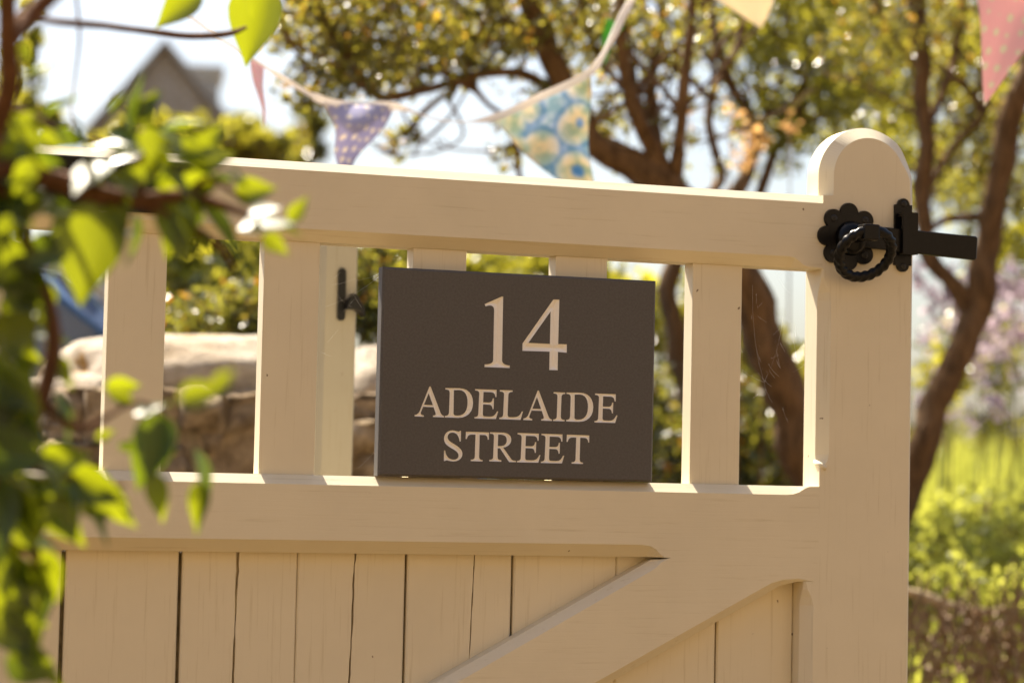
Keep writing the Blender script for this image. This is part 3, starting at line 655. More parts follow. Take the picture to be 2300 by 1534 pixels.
# orange-leaved bush seen between the stems
plant('autumn_bush', 'small bush of glowing orange leaves left of the round stile head', 'bush', [(1700, 300, 3.1, 42, 42, .1, 75), (1640, 285, 3.1, 28, 28, .08, 22), (1672, 355, 3.1, 28, 38, .08, 34), (1775, 285, 3.1, 45, 20, .08, 16)], M_leaf_orange, .022, 6, per=3, crown='leaves')
# ------------------------------------------------------------------ shrubs and hedges
SH = 'shrubs behind the gate'
plant('clipped_shrub', 'glossy dark shrub with pale sparkling leaves above the stone wall, left of sign', 'shrub', [(510, 715, 2.75, 140, 48, .3, 2600), (400, 745, 2.75, 80, 34, .2, 800), (560, 672, 2.8, 60, 42, .2, 600)], M_leaf_dark, .022, 11, per=8, crown='leaves')
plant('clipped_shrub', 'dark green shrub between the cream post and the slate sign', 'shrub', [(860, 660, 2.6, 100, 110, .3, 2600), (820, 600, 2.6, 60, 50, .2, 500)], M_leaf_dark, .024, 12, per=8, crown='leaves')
plant('garden_bush', 'bright lime green bush seen through the gap between two left pickets', 'shrub', [(450, 600, 4.6, 130, 110, .5, 1500), (530, 560, 4.8, 100, 80, .4, 900), (400, 540, 4.6, 70, 60, .4, 400)], M_leaf_lime, .055, 13, per=6, crown='leaves')
plant('garden_bush', 'sunlit lime bush showing just above the slate sign', 'shrub', [(1130, 620, 4.4, 200, 55, .5, 2600), (860, 560, 4.2, 110, 50, .4, 900), (1300, 680, 4.4, 150, 80, .4, 1200)], M_leaf_lime, .040, 14, per=6, crown='leaves')
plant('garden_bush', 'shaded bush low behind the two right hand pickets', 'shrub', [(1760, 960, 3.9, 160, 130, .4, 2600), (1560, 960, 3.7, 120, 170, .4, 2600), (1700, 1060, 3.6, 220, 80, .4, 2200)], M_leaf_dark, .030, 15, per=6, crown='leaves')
plant('garden_bush', 'pale yellow green bush right of the diagonal trunk', 'shrub', [(1800, 830, 5.0, 90, 75, .3, 700), (1680, 790, 5.0, 60, 60, .3, 420), (1510, 700, 4.8, 60, 100, .3, 500)], M_leaf_lime, .045, 16, per=4, crown='leaves')
plant('far_tree', 'blurred lime green tree in front of the stone house', 'tree', [(520, 325, 13, 70, 45, .8, 900), (420, 320, 13, 80, 40, .6, 700), (290, 300, 13, 90, 35, .6, 600), (585, 345, 13, 50, 28, .6, 400), (610, 352, 13, 40, 22, .5, 250)], M_leaf_lime, .11, 17, [[(460, 1160, 13, 30), (460, 800, 13, 26), (450, 500, 13, 20), (440, 330, 13, 14)], [(452, 480, 13, 12), (530, 380, 13, 9), (560, 330, 13, 5)]], base=(*P(460, 1160, 13).xy, 0), per=8)
plant('far_tree', 'faint thin sapling against the white sky beside the lilac flag', 'tree', [(690, 300, 16, 30, 60, .4, 160), (680, 360, 16, 40, 40, .4, 160)], M_leaf_dark, .13, 18, [[(690, 1140, 16, 12), (688, 700, 16, 10), (690, 330, 16, 5), (692, 240, 16, 3)]], base=(*P(690, 1140, 16).xy, 0), per=5)
plant('far_tree', 'yellow green tree at the far upper left behind the branches', 'tree', [(50, 120, 9, 55, 110, .4, 220), (50, 270, 9, 80, 50, .4, 320)], M_leaf_lime, .075, 19, [[(30, 1100, 9, 40), (40, 700, 9, 32), (60, 300, 9, 20), (80, 100, 9, 10)]], base=(*P(30, 1100, 9).xy, 0), per=8)
# flowering shrub and bank planting on the right
fl = [(2140, 690, 3.5, 80, 100, .25, 240), (2250, 730, 3.5, 90, 130, .25, 460), (2280, 640, 3.4, 60, 90, .2, 240), (2120, 620, 3.5, 60, 50, .2, 110), (2200, 940, 3.3, 90, 60, .2, 60), (2120, 880, 3.4, 60, 60, .2, 60)]
plant('lilac_shrub', 'pale lilac flowering shrub in the bank beside the gate stile', 'shrub', fl, M_lilac, .026, 21, per=8, crown='blossom', clump=.25, barkm=M_gstem)
plant('bank_shrub', 'soft green shrub behind the lilac blossom on the bank', 'shrub', [(2220, 790, 5.0, 130, 110, .3, 700), (2110, 840, 5.0, 70, 60, .3, 240), (2280, 560, 4.0, 70, 120, .3, 500), (2200, 960, 6.6, 180, 60, .3, 500)], M_leaf_lime, .038, 22, per=6, crown='leaves', barkm=M_gstem)
plant('ground_plant', 'low pale green plant spreading at the foot of the bank', 'plant', [(2140, 1230, 2.7, 120, 60, .2, 420), (2260, 1210, 2.9, 110, 75, .2, 420), (2200, 1150, 3.2, 170, 60, .2, 420), (2290, 1290, 2.5, 60, 60, .15, 160)], M_grass, .026, 23, per=10, crown='leaves')
def grass(n, seed, y0=3.3, y1=6.2, l0=.22, l1=.55):
    r = np.random.default_rng(seed); V = np.empty((n, 5, 3)); 
    for i in range(n):
        px, Y = r.uniform(1970, 2400), r.uniform(y0, y1)
        b = P(px, 1200, Y); h0 = bank_h(b.x, b.y); L = r.uniform(l0, l1); a = r.uniform(0, 6.283); l = r.uniform(.03, .16)*L*2
        wd = r.uniform(.003, .006); dx, dy = math.cos(a), math.sin(a)
        for k, t in enumerate((0, .55)):
            c = np.array((b.x+dx*l*t*t, b.y+dy*l*t*t, h0+L*t))
            s = np.array((-dy, dx, 0))*wd*(1-.3*t)
            V[i, 2*k] = c-s; V[i, 2*k+1] = c+s
        V[i, 4] = (b.x+dx*l, b.y+dy*l, h0+L*.97)
    b = (np.arange(n)*5)[:, None]
    return V.reshape(-1, 3), np.concatenate([b+np.array([[0, 1, 3]]), b+np.array([[0, 3, 2]]), b+np.array([[2, 3, 4]])])
v, f = grass(4200, 8); v2, f2 = grass(900, 9, 2.15, 3.0, .06, .22); f = np.concatenate([f, f2+len(v)]); v = np.concatenate([v, v2])
tag(mesh_np('long_grass', v, f, M_grass), 'long yellow green grass growing on the bank right of the gate', 'grass', kind='stuff')
# dry stalks and a pale fallen branch at the foot of the bank
fb = mk('fallen_branch', limb([(1990, 1318, 2.12, 20), (2060, 1335, 2.1, 22), (2140, 1360, 2.08, 18), (2215, 1372, 2.06, 12), (2260, 1365, 2.05, 8)], 8, .4), simple('dry_pale_wood', (.42, .32, .19), .8, 0, 40, .3, .5, .004), None, True)
tag(fb, 'pale dry fallen branch lying on the brown bank', 'branch')
M_dry = simple('dry_stalk', (.22, .15, .08), .85, 0, 60, .4)
rr = random.Random(31); vfs = []
for k in range(170):
    px, py, Y = rr.uniform(2030, 2330), rr.uniform(1340, 1560), rr.uniform(1.75, 2.3)
    a = P(px, py, Y); a.z = max(a.z-.03, bank_h(a.x, a.y)-.02); b = a+Vector((rr.uniform(-.05, .05), rr.uniform(-.05, .03), rr.uniform(.03, .13)))
    vfs.append(tube([a, a.lerp(b, .5)+Vector((rr.uniform(-.01, .01), 0, .005)), b], [.0035, .003, .0015], 5))
dp = thing('dry_plant', 'tangle of dry brown stalks at the lower right corner', 'plant', (P(2160, 1500, 2).x, 2.0, .3))
mk('stalks', join(*vfs), M_dry, dp)['kind'] = 'stuff'
v, f = leaf_cloud(blob_points([(2180, 1440, 2.0, 150, 110, .2, 420)], 32), .020, 32); mesh_np('dead_leaves', v, f, simple('dead_leaf', (.20, .12, .06), .7, 0, 30, .5), dp)['kind'] = 'stuff'
v, f = leaf_cloud(blob_points([(2270, 1330, 2.2, 60, 60, .1, 90), (2150, 1290, 2.25, 100, 40, .1, 120)], 33), .02, 33); mesh_np('green_shoots', v, f, M_grass, dp)['kind'] = 'stuff'
# far hedge closing the view
hb = []
for k in range(16):
    hb.append((-100+170*k, 1030+RND.uniform(-20, 20)+15*k/4, 9.5+RND.uniform(-.6, .6), 130, 130+RND.uniform(-30, 30), .5, 700))
t = thing('far_hedge', 'long green hedge far behind the gate', 'hedge', (*P(1100, 1100, 9.5).xy, 0))
v, f = leaf_cloud(blob_points(hb, 41), .085, 41); mesh_np('leaves', v, f, M_leaf_dark, t)['kind'] = 'stuff'
for b in hb: mk('stem', tube([(*P(b[0], b[1], b[2]).xy, 0), P(b[0], b[1], b[2])], [.03, .015], 6), M_bark, t)

# ------------------------------------------------------------------ stone wall behind the gate
def stone_mat(name, c0, c1):
    m, nt, b = nodes(name)
    geo = nt.nodes.new('ShaderNodeNewGeometry'); oi = nt.nodes.new('ShaderNodeObjectInfo')
    n1 = noi(nt, geo.outputs['Position'], 22, 8, 0.68); n2 = noi(nt, geo.outputs['Position'], 7, 4, 0.6)
    a = ramp(nt, n1, [(0.32, c0), (0.66, c1)])
    k = ramp(nt, n2, [(0.35, (.62, .55, .45)), (0.65, (1, 1, 1))])
    c = mixc(nt, 1.0, a.outputs[0], k.outputs[0], 'MULTIPLY')
    v = ramp(nt, oi.outputs['Random'], [(0, (.72, .70, .68)), (1, (1.0, .98, .95))])
    c = mixc(nt, 1.0, c, v.outputs[0], 'MULTIPLY')
    lich = noi(nt, geo.outputs['Position'], 16, 3, .5); lr = ramp(nt, lich, [(0.66, (0, 0, 0)), (0.72, (1, 1, 1))])
    c = mixc(nt, lr.outputs[0], c, (.42, .24, .06))
    nt.links.new(c, b.inputs['Base Color']); b.inputs['Roughness'].default_value = .9
    b.inputs['Specular IOR Level'].default_value = .25
    bump(nt, b, n1, 1.0, .03); return m
M_stone = stone_mat('rough_limestone', (.16, .115, .075), (.62, .50, .36))
M_cope = stone_mat('pale_coping_stone', (.56, .49, .40), (.86, .78, .67))
def rock(seed, sub=3, rough=.16, box_=.55):
    b = bmesh.new(); bmesh.ops.create_icosphere(b, subdivisions=sub, radius=1)
    o = Vector((seed*3.7, seed*1.3, seed*7.1))
    for v in b.verts:
        p = v.co.copy(); q = Vector([math.copysign(abs(k)**box_, k) for k in p])
        q *= 1/max(1e-6, max(abs(q.x), abs(q.y), abs(q.z))**.35)
        d = noise.noise(p*1.6+o)*rough+noise.noise(p*4.5+o)*rough*.5
        v.co = q*(1+d)
    me = bpy.data.meshes.new('stone'); b.to_mesh(me); b.free()
    me.polygons.foreach_set('use_smooth', [True]*len(me.polygons)); return me
WY = 1.95
w0, w1 = P(60, 900, WY), P(1010, 900, WY)
wall = thing('stone_wall', 'rough limestone garden wall with pale rounded coping behind the gate pickets', 'wall', ((w0.x+w1.x)/2, WY, 0))
vari = [rock(s, 3, .26) for s in range(6)]
for m_ in vari: m_.materials.append(M_stone)
cope = [rock(20+s, 4, .09, .92) for s in range(3)]
for m_ in cope: m_.materials.append(M_cope)
mpp = MPP(WY)
def put(me, name, px, py, hw, hh, hd, dy=0, rz=0, ry=0):
    o = link(name, me, wall); p = P(px, py, WY+dy)
    o.location = p-wall.location; o.scale = (hw*mpp, hd, hh*mpp); o.rotation_euler = (0, ry, rz); return o
put(cope[0], 'coping_stone', 430, 872, 335, 117, .33, .10, .03, -.02)
put(cope[1], 'coping_stone', 905, 885, 165, 105, .28, .10, -.05, .02)
put(cope[2], 'coping_stone', 150, 905, 100, 62, .16, -.06, .1, -.12)
rr = random.Random(77)
y = 925
while y < 2050:
    h = rr.uniform(22, 40); x = 100+rr.uniform(-40, 40)
    while x < 1010:
        wd = rr.uniform(34, 95)
        put(vari[rr.randrange(6)], 'stone', x+wd, y+rr.uniform(-10, 10), wd*1.12, h*1.25, .13, -.16+rr.uniform(-.05, .03), rr.uniform(-.1, .1), rr.uniform(-.06, .06)); x += wd*1.9
    y += h*1.85
    if y > 1300: break
lo = P(500, 1280, WY).z
mk('wall_core', box(w0.x+.06, w1.x-.04, WY-.28, WY+.2, 0, P(500, 900, WY).z), M_stone, wall)

# ------------------------------------------------------------------ blue parked car beyond the wall
M_blue = simple('deep_blue_car_paint', (.05, .12, .26), .35, 0, None); M_blue.node_tree.nodes['Principled BSDF'].inputs['Coat Weight'].default_value = 1
M_glass = simple('tinted_car_glass', (.03, .05, .075), .05, 0, None); M_trim = simple('black_rubber_trim', (.015, .015, .016), .6)
M_screen = simple('matt_blue_screen', (.07, .15, .30), .6, 0, None, spec=.2); M_roof_glint = simple('white_roof_glint', (.8, .8, .8), .4)  # glass painted matt blue, standing in for the sky it would reflect
M_rim = simple('grey_alloy', (.45, .45, .46), .3, .9)
CYF = 3.0
ca = P(172, 556, CYF)             # top front corner of the roof
car = thing('parked_car', 'deep blue car mostly hidden behind the stone wall and the left branches', 'car', (ca.x-1.4, CYF+.85, 0))
ox, rz_ = ca.x, ca.z
def car_loft(prof_fn, ys):
    V, F = [], []; n = None
    for y, s in ys:
        pr = prof_fn(s); n = len(pr); V += [(ox+x, CYF+y, z) for x, z in pr]
    for i in range(len(ys)-1):
        for k in range(n): j = (k+1) % n; F.append((i*n+k, i*n+j, (i+1)*n+j, (i+1)*n+k))
    F.append(tuple(range(n))); F.append(tuple(range((len(ys)-1)*n, len(ys)*n))); return V, F
bz = rz_-.36
body = lambda s: [(-3.1, .35), (1.15, .35), (1.2, .6), (1.12, bz-.16*s), (.42, bz-.02), (-3.0, bz+.02), (-3.18, bz-.2), (-3.2, .6)]
mk('body', car_loft(body, [(0.06, 1.3), (.0, 1), (1.66, 1), (1.72, 1.3)]), M_blue, car, bevel=.03)
cab = lambda s: [(.42-.05*s, bz-.03), (.02-.10*s, rz_-.03-.05*s), (-.25, rz_-.005-.05*s), (-1.9, rz_-.01-.05*s), (-2.75+.12*s, bz)]
mk('cabin', car_loft(cab, [(.06, .9), (.16, .25), (.4, 0), (1.3, 0), (1.54, .25), (1.64, .9)]), M_blue, car, bevel=.012)
gw = [(.26, bz+.03), (-.04, rz_-.10), (-.9, rz_-.09), (-.9, bz+.03)]
for xs in (0, -1.0):
    q = [(ox+x+xs, z) for x, z in (gw if xs == 0 else [(.05, bz+.03), (.05, rz_-.09), (-.75, rz_-.10), (-1.25, bz+.03)])]
    mk('side_window', ([(x, CYF+.052+.10*(z-bz)/.3, z) for x, z in q]+[(x, CYF+.075+.10*(z-bz)/.3, z) for x, z in q], [(0, 1, 2, 3), (7, 6, 5, 4), (0, 4, 5, 1), (1, 5, 6, 2), (2, 6, 7, 3), (3, 7, 4, 0)]), M_screen, car)
q = [(ox+.385, bz+.0), (ox+.045, rz_-.045)]
ws = [(q[0][0], CYF+.2, q[0][1]), (q[0][0], CYF+1.5, q[0][1]), (q[1][0], CYF+1.4, q[1][1]), (q[1][0], CYF+.3, q[1][1])]
mk('windscreen', (ws+[(x-.03, y, z-.03) for x, y, z in ws], [(0, 1, 2, 3), (7, 6, 5, 4), (0, 4, 5, 1), (1, 5, 6, 2), (2, 6, 7, 3), (3, 7, 4, 0)]), M_screen, car)
mk('roof_glint', tube([(ox-1.9, CYF+.17, rz_+.012), (ox-.25, CYF+.17, rz_+.012), (ox+.0, CYF+.17, rz_-.02), (ox+.10, CYF+.14, rz_-.10)], [.022, .022, .022, .014], 8), M_roof_glint, car, True)  # white strip painted in for the sky reflected along the roof edge
for wx in (.45, -2.35):
    for wy in (.06, 1.6):
        ty = mk('wheel', disc(ox+wx, CYF+wy-.09, CYF+wy+.12, .34, .34, 28), M_trim, car); mk('rim', disc(ox+wx, CYF+wy-.094, CYF+wy-.11, .34, .22, 20, .5), M_rim, ty)

# ------------------------------------------------------------------ far stone house
M_hwall = stone_mat('hazy_house_stone', (.60, .60, .56), (.75, .74, .69)); M_roof = simple('stone_slate_roof', (.45, .44, .41), .9, 0, 1.5, .25, .5, .05)  # wall stone lightened so its colour carries the distant haze
HY = 66.0
house = thing('stone_house', 'grey stone gabled house with a broad chimney far behind the branches', 'house', (*P(390, 1000, HY).xy, 0))
pk, le, re_ = P(372, 100, HY), P(205, 285, HY), P(500, 285, HY)
ex = re_.x
mk('wall', prism([(le.x+.3, 0), (ex, 0), (ex, re_.z), (pk.x, pk.z-.12), (le.x+.3, le.z+.1)], [(le.x+.3, 0), (ex, 0), (ex, re_.z), (pk.x, pk.z-.12), (le.x+.3, le.z+.1)], HY, HY+12, [0]*5), M_hwall, house)
sl = (pk.z-le.z)/(pk.x-le.x); th = .16
rp = [(le.x-.2, le.z-.2*sl), (pk.x, pk.z), (ex+.25, re_.z-.1), (ex+.25, re_.z+th), (pk.x, pk.z+th), (le.x-.2, le.z-.2*sl+th)]
rf = mk('roof', prism(rp, rp, HY-.35, HY+12.3, [0]*6), M_roof, house)
c0, c1 = P(428, 138, HY), P(495, 138, HY)
ch = mk('chimney', join(box(c0.x, c1.x, HY+.8, HY+2.6, re_.z-1.5, c0.z-.25), box(c0.x-.12, c1.x+.12, HY+.68, HY+2.72, c0.z-.25, c0.z+.02)), M_hwall, rf)
s0, s1 = P(490, 258, HY), P(556, 258, HY)
mk('side_wing', box(ex, s1.x, HY+1, HY+9, 0, s0.z), M_hwall, house)
mk('wing_roof', box(ex-.02, s1.x+.15, HY+.85, HY+9.1, s0.z, s0.z+.2), M_roof, house)
for k, (wx, wz) in enumerate(((pk.x-.9, re_.z-2.2), (pk.x+.9, re_.z-2.2), (pk.x-.9, re_.z-5.2), (pk.x+.9, re_.z-5.2))):
    wf = mk('window', box(wx-.55, wx+.55, HY-.06, HY-.01, wz-.8, wz+.8), simple('white_frame', (.7, .68, .62), .6), house)
    mk('pane', box(wx-.45, wx+.45, HY-.09, HY-.065, wz-.7, wz+.7), M_glass, wf)

house.rotation_euler = (0, 0, math.radians(-11.5))
# ------------------------------------------------------------------ bunting
def cloth(name, base, dotc=None, scale=60, kind='dots', thr=.25):
    m, nt, b = nodes(name)
    uv = tex(nt, (1, 1, 1), 'UV')
    if kind == 'plain': colr = None
    vo = nt.nodes.new('ShaderNodeTexVoronoi'); vo.inputs['Scale'].default_value = scale; nt.links.new(uv, vo.inputs[0])
    if kind == 'dots':
        vo.inputs['Randomness'].default_value = .25
        r = ramp(nt, vo.outputs['Distance'], [(thr, dotc), (thr+.06, base)]); col = r.outputs[0]
    elif kind == 'floral':
        vo.inputs['Randomness'].default_value = .8
        r = ramp(nt, vo.outputs['Distance'], [(.0, (.24, .42, .70)), (.12, (.12, .27, .56)), (.24, (.24, .46, .78)), (.32, (.84, .74, .52)), (.46, (.86, .80, .66)), (.56, (.84, .83, .80)), (.66, (.36, .56, .80)), (.78, (.80, .86, .94))])
        n = noi(nt, uv, scale*2.2, 3); r2 = ramp(nt, n, [(.40, (.55, .75, .80)), (.60, (1, 1, 1))])
        col = mixc(nt, 1.0, r.outputs[0], r2.outputs[0], 'MULTIPLY')
    else:
        rgb = nt.nodes.new('ShaderNodeRGB'); rgb.outputs[0].default_value = (*base, 1); col = rgb.outputs[0]
    nt.links.new(col, b.inputs['Base Color']); b.inputs['Roughness'].default_value = .85; b.inputs['Specular IOR Level'].default_value = .15
    tr = nt.nodes.new('ShaderNodeBsdfTranslucent'); nt.links.new(col, tr.inputs[0])
    mx = nt.nodes.new('ShaderNodeMixShader'); mx.inputs[0].default_value = .35
    nt.links.new(b.outputs[0], mx.inputs[1]); nt.links.new(tr.outputs[0], mx.inputs[2])
    nt.links.new(mx.outputs[0], nt.nodes['Material Output'].inputs['Surface']); return m
M_tape = cloth('white_tape', (.86, .82, .78), kind='plain')
M_lav = cloth('lavender_dotted_cotton', (.50, .49, .68), (.86, .80, .72), 7.5, 'dots', .24)
M_flo = cloth('blue_floral_cotton', (.7, .66, .5), None, 3.4, 'floral')
M_pink = cloth('pink_dotted_cotton', (.85, .58, .59), (.78, .74, .60), 8, 'dots', .22)
M_yel = cloth('yellow_floral_cotton', (.90, .83, .66), (.10, .30, .66), 3.2, 'dots', .16)
M_grn = cloth('green_cotton', (.16, .52, .10), kind='plain')
bunt = thing('bunting', 'string of triangular patterned cloth flags hung across the garden behind the gate', 'bunting', P(1000, 260, 1.1))
def flag(a, b, tip, mat, label, seed, bulge=.02, nu=14, nv=16):
    """pennant between two tape points and a tip, gently curled, with a thickness"""
    a, b, tip = P(*a), P(*b), P(*tip); V, F, U = [], [], []
    for j in range(nv+1):
        t = j/nv
        for i in range(nu+1):
            s = i/nu; p = a.lerp(b, s).lerp(tip, t)
            w_ = (1-t)
            p = p+Vector((0, 1, 0))*bulge*(math.sin(s*5.2+seed+t*2.1)*w_+.5*math.sin(t*4+seed*2))*min(1, t*3)
            p = p+Vector((1, 0, 0))*bulge*.4*math.sin(t*6+seed*3)*t*(1-t)*2
            V.append(p); U.append((s*w_+t*.5, 1-t))
    n = nu+1
    for j in range(nv):
        for i in range(nu): F.append((j*n+i, j*n+i+1, (j+1)*n+i+1, (j+1)*n+i))
    og = origin(bunt); me = bpy.data.meshes.new('flag'); me.from_pydata([p-og for p in V], [], F)
    uvl = me.uv_layers.new(name='UVMap')
    for poly in me.polygons:
        for li in poly.loop_indices: uvl.data[li].uv = U[me.loops[li].vertex_index]
    me.polygons.foreach_set('use_smooth', [True]*len(me.polygons)); me.materials.append(mat)
    o = link('flag', me, bunt); o['label'] = label
    sm = o.modifiers.new('thickness', 'SOLIDIFY'); sm.thickness = .0008
    return o
flag((560, 128, 1.15), (592, 150, 1.30), (594, 285, 1.24), M_pink, 'pink flag seen almost edge on', 1, .008)
flag((726, 232, 1.15), (888, 238, 1.38), (782, 408, 1.20), M_lav, 'lavender flag with small ochre dots', 2.2, .035)
flag((1105, 268, 1.2), (1326, 164, 1.05), (1335, 470, 1.10), M_flo, 'cream flag with blue flowers', .4, .022)
flag((1360, 40, 1.5), (1400, 60, 1.9), (1352, 150, 1.7), M_grn, 'bright green flag seen edge on', 3, .02)
flag((1500, -60, 1.5), (1760, -75, 1.4), (1715, 62, 1.45), M_yel, 'yellow flag with blue flowers at the top edge', 5, .02)
flag((2180, -90, .75), (2420, -60, .8), (2208, 240, .75), M_pink, 'pink flag with pale dots at the upper right corner', 4, .012)
tp = [(300, -60, 1.1), (470, 70, 1.12), (560, 128, 1.15), (650, 185, 1.15), (726, 226, 1.15), (800, 238, 1.25), (888, 240, 1.36), (1000, 272, 1.3), (1105, 266, 1.2), (1215, 218, 1.12), (1326, 162, 1.05), (1375, 85, 1.1), (1420, 0, 1.15), (1500, -75, 1.25), (1760, -82, 1.2), (2000, -110, .9), (2180, -98, .75), (2420, -68, .8), (2600, -150, .8)]
q = smooth_path(tp, 8); V, F = [], []
for i, (px, py, Y) in enumerate(q):
    p = P(px, py, Y); p2 = P(q[min(i+1, len(q)-1)][0], q[min(i+1, len(q)-1)][1], Y); t_ = (p2-P(*q[max(i-1, 0)])).normalized()
    up = Vector((0, 0, 1))-t_*t_.z; up.normalize(); up = (up+Vector((0, .35*math.sin(i*.5), 0))).normalized()
    wd = (.0062 if px > 700 else .0036 if px > 610 else .0018)*(.18+.82*abs(min(1, max(-1, (abs(px-997)-62)/45)) if abs(px-997) > 62 else 0)); nn = t_.cross(up).normalized()*.0009
    V += [p-up*wd-nn, p+up*wd-nn, p+up*wd+nn, p-up*wd+nn]
for i in range(len(q)-1):
    for k in range(4): j = (k+1) % 4; F.append((i*4+k, i*4+j, (i+1)*4+j, (i+1)*4+k))
mk('tape', (V, F), M_tape, bunt)

# ------------------------------------------------------------------ foreground shrub
def leaf_mesh(seed, asp, bend, fold, mat=None):
    """ovate leaf, base at origin, tip along +X, unit length, folded on its midrib"""
    n = 8; V, F = [], []
    for i in range(n+1):
        t = i/n; wd = asp*.5*(math.sin(math.pi*min(1, t*1.02)**.72))*(1-.25*t)+.002
        x = t; zc = -bend*t*t
        ro = .03*math.sin(t*9+seed)
        V += [(x, -wd, zc+fold*wd+ro*wd), (x, -wd*.5, zc+fold*wd*.35), (x, 0, zc), (x, wd*.5, zc+fold*wd*.35), (x, wd, zc+fold*wd-ro*wd)]
    for i in range(n):
        for k in range(4): F.append((i*5+k, (i+1)*5+k, (i+1)*5+k+1, i*5+k+1))
    V += [(-.16, -.012, .02), (-.16, .012, .02)]; F.append((2, len(V)-2, len(V)-1))
    me = bpy.data.meshes.new('leaf'); me.from_pydata(V, [], F); me.validate()
    me.polygons.foreach_set('use_smooth', [True]*len(me.polygons)); me.materials.append(mat or M_leaf_fg); return me
LM = [leaf_mesh(1, .62, .18, .35), leaf_mesh(2, .72, .05, .5), leaf_mesh(3, .55, .35, .25), leaf_mesh(4, .66, -.08, .6)]
LD = []
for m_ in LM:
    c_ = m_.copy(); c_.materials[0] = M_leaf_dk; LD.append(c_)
LG = [leaf_mesh(7, .80, .10, .16, M_leaf_gl), leaf_mesh(8, .7, -.08, .2, M_leaf_gl)]
shrub = thing('foreground_shrub', 'leafy green shrub close to the camera along the left side', 'shrub', (*P(-160, 1534, -.95).xy, 0))
YF = -.92
st = [
    [(-420, 4300, YF, 90), (-300, 2600, YF, 80), (-160, 1600, YF, 74), (-60, 1180, YF, 62), (20, 1020, YF, 50), (90, 900, YF, 42), (118, 780, YF, 34), (112, 690, YF, 26), (85, 600, YF, 20), (30, 480, YF, 24), (-60, 330, YF, 30)],
    [(-420, 1500, YF+.05, 80), (-260, 900, YF+.03, 70), (-140, 560, YF, 62), (-60, 420, YF, 60), (20, 385, YF, 58), (130, 408, YF, 50), (240, 440, YF, 44), (330, 450, YF, 36), (420, 440, YF, 26), (500, 462, YF, 20), (580, 490, YF, 12)],
    [(-140, 560, YF, 60), (-30, 330, YF-.05, 52), (18, 200, YF-.08, 46), (14, 90, YF-.1, 44), (6, -60, YF-.12, 44)],
    [(10, 110, YF-.1, 38), (60, 40, YF-.08, 40), (130, -30, YF-.08, 40)],
    [(60, 40, YF-.05, 20), (130, 48, YF+.1, 17), (230, 60, YF+.2, 15), (350, 75, YF+.3, 15), (430, 82, YF+.33, 14), (510, 76, YF+.36, 14), (552, 62, YF+.38, 8)],
    [(20, 240, YF, 16), (90, 270, YF+.05, 14), (150, 300, YF+.1, 13), (250, 322, YF+.1, 11), (300, 330, YF+.1, 8)],
    [(330, 448, YF, 18), (300, 380, YF, 16), (340, 330, YF, 14), (300, 270, YF+.05, 10), (255, 215, YF+.05, 6)],
    [(330, 455, YF, 26), (390, 490, YF, 22), (450, 520, YF, 18), (500, 560, YF, 12), (530, 610, YF, 6)],
    [(90, 900, YF, 22), (180, 960, YF, 16), (300, 905, YF, 10), (370, 930, YF, 6)],
    [(20, 1020, YF, 30), (110, 1060, YF, 24), (200, 1080, YF, 16), (280, 1090, YF, 8)],
    [(-60, 1180, YF, 30), (30, 1230, YF, 24), (80, 1240, YF, 18), (60, 1330, YF, 12), (40, 1450, YF, 8)],
    [(170, -10, YF+.15, 6), (178, 80, YF+.15, 6), (170, 160, YF+.18, 5), (160, 250, YF+.15, 5), (170, 330, YF+.1, 5)],
    [(420, 440, YF, 14), (470, 400, YF, 12), (520, 430, YF, 10), (560, 450, YF, 6)],
]
for i, s in enumerate(st): mk('stem' if i == 0 else 'branch', limb(s, 9, .3), M_twig, shrub, True)
HALF = (SUN+(CAM-P(300, 500, YF)).normalized()).normalized()       # mirror direction for sun glints
rr = random.Random(99); og = origin(shrub)
def put_leaf(px, py, L, ang, mode='v', Y=YF, k=None):
    """leaf with its base at the pixel; L length in px, ang the direction of its tip in the picture (degrees, 0 right, 90 up)"""
    a = math.radians(ang); d = (RGT*math.cos(a)+UPV*math.sin(a))
    if mode == 'g':                                   # tilted to mirror the sun
        nrm = (HALF+Vector((rr.uniform(-.05, .05), rr.uniform(-.05, .05), 0))).normalized()
    elif mode == 'e':                                 # seen near edge on
        nrm = (d.cross(FWD)+Vector((0, -.25, .3))).normalized()
    elif mode == 'u':                                 # top face up, seen obliquely
        nrm = Vector((rr.uniform(-.3, .3), rr.uniform(-.75, -.35), 1)).normalized()
    else:                                             # hanging, face to the camera
        nrm = (-FWD+Vector((rr.uniform(-.3, .3), rr.uniform(-.2, .2), rr.uniform(-.15, .35)))).normalized()
    x = (d-nrm*d.dot(nrm)); sh = max(.45, x.length); x.normalize(); y_ = nrm.cross(x)
    kk = rr.randrange(4) if k is None else k
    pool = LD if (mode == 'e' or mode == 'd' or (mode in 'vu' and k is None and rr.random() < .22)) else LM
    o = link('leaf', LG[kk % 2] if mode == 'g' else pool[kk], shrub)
    s = L*MPP(Y)/(sh if mode != 'g' else max(.6, sh))
    m = Matrix((x*s, y_*s*rr.uniform(.9, 1.1), nrm*s)).transposed().to_4x4()
    m.translation = P(px, py, Y)-og
    o.matrix_basis = m
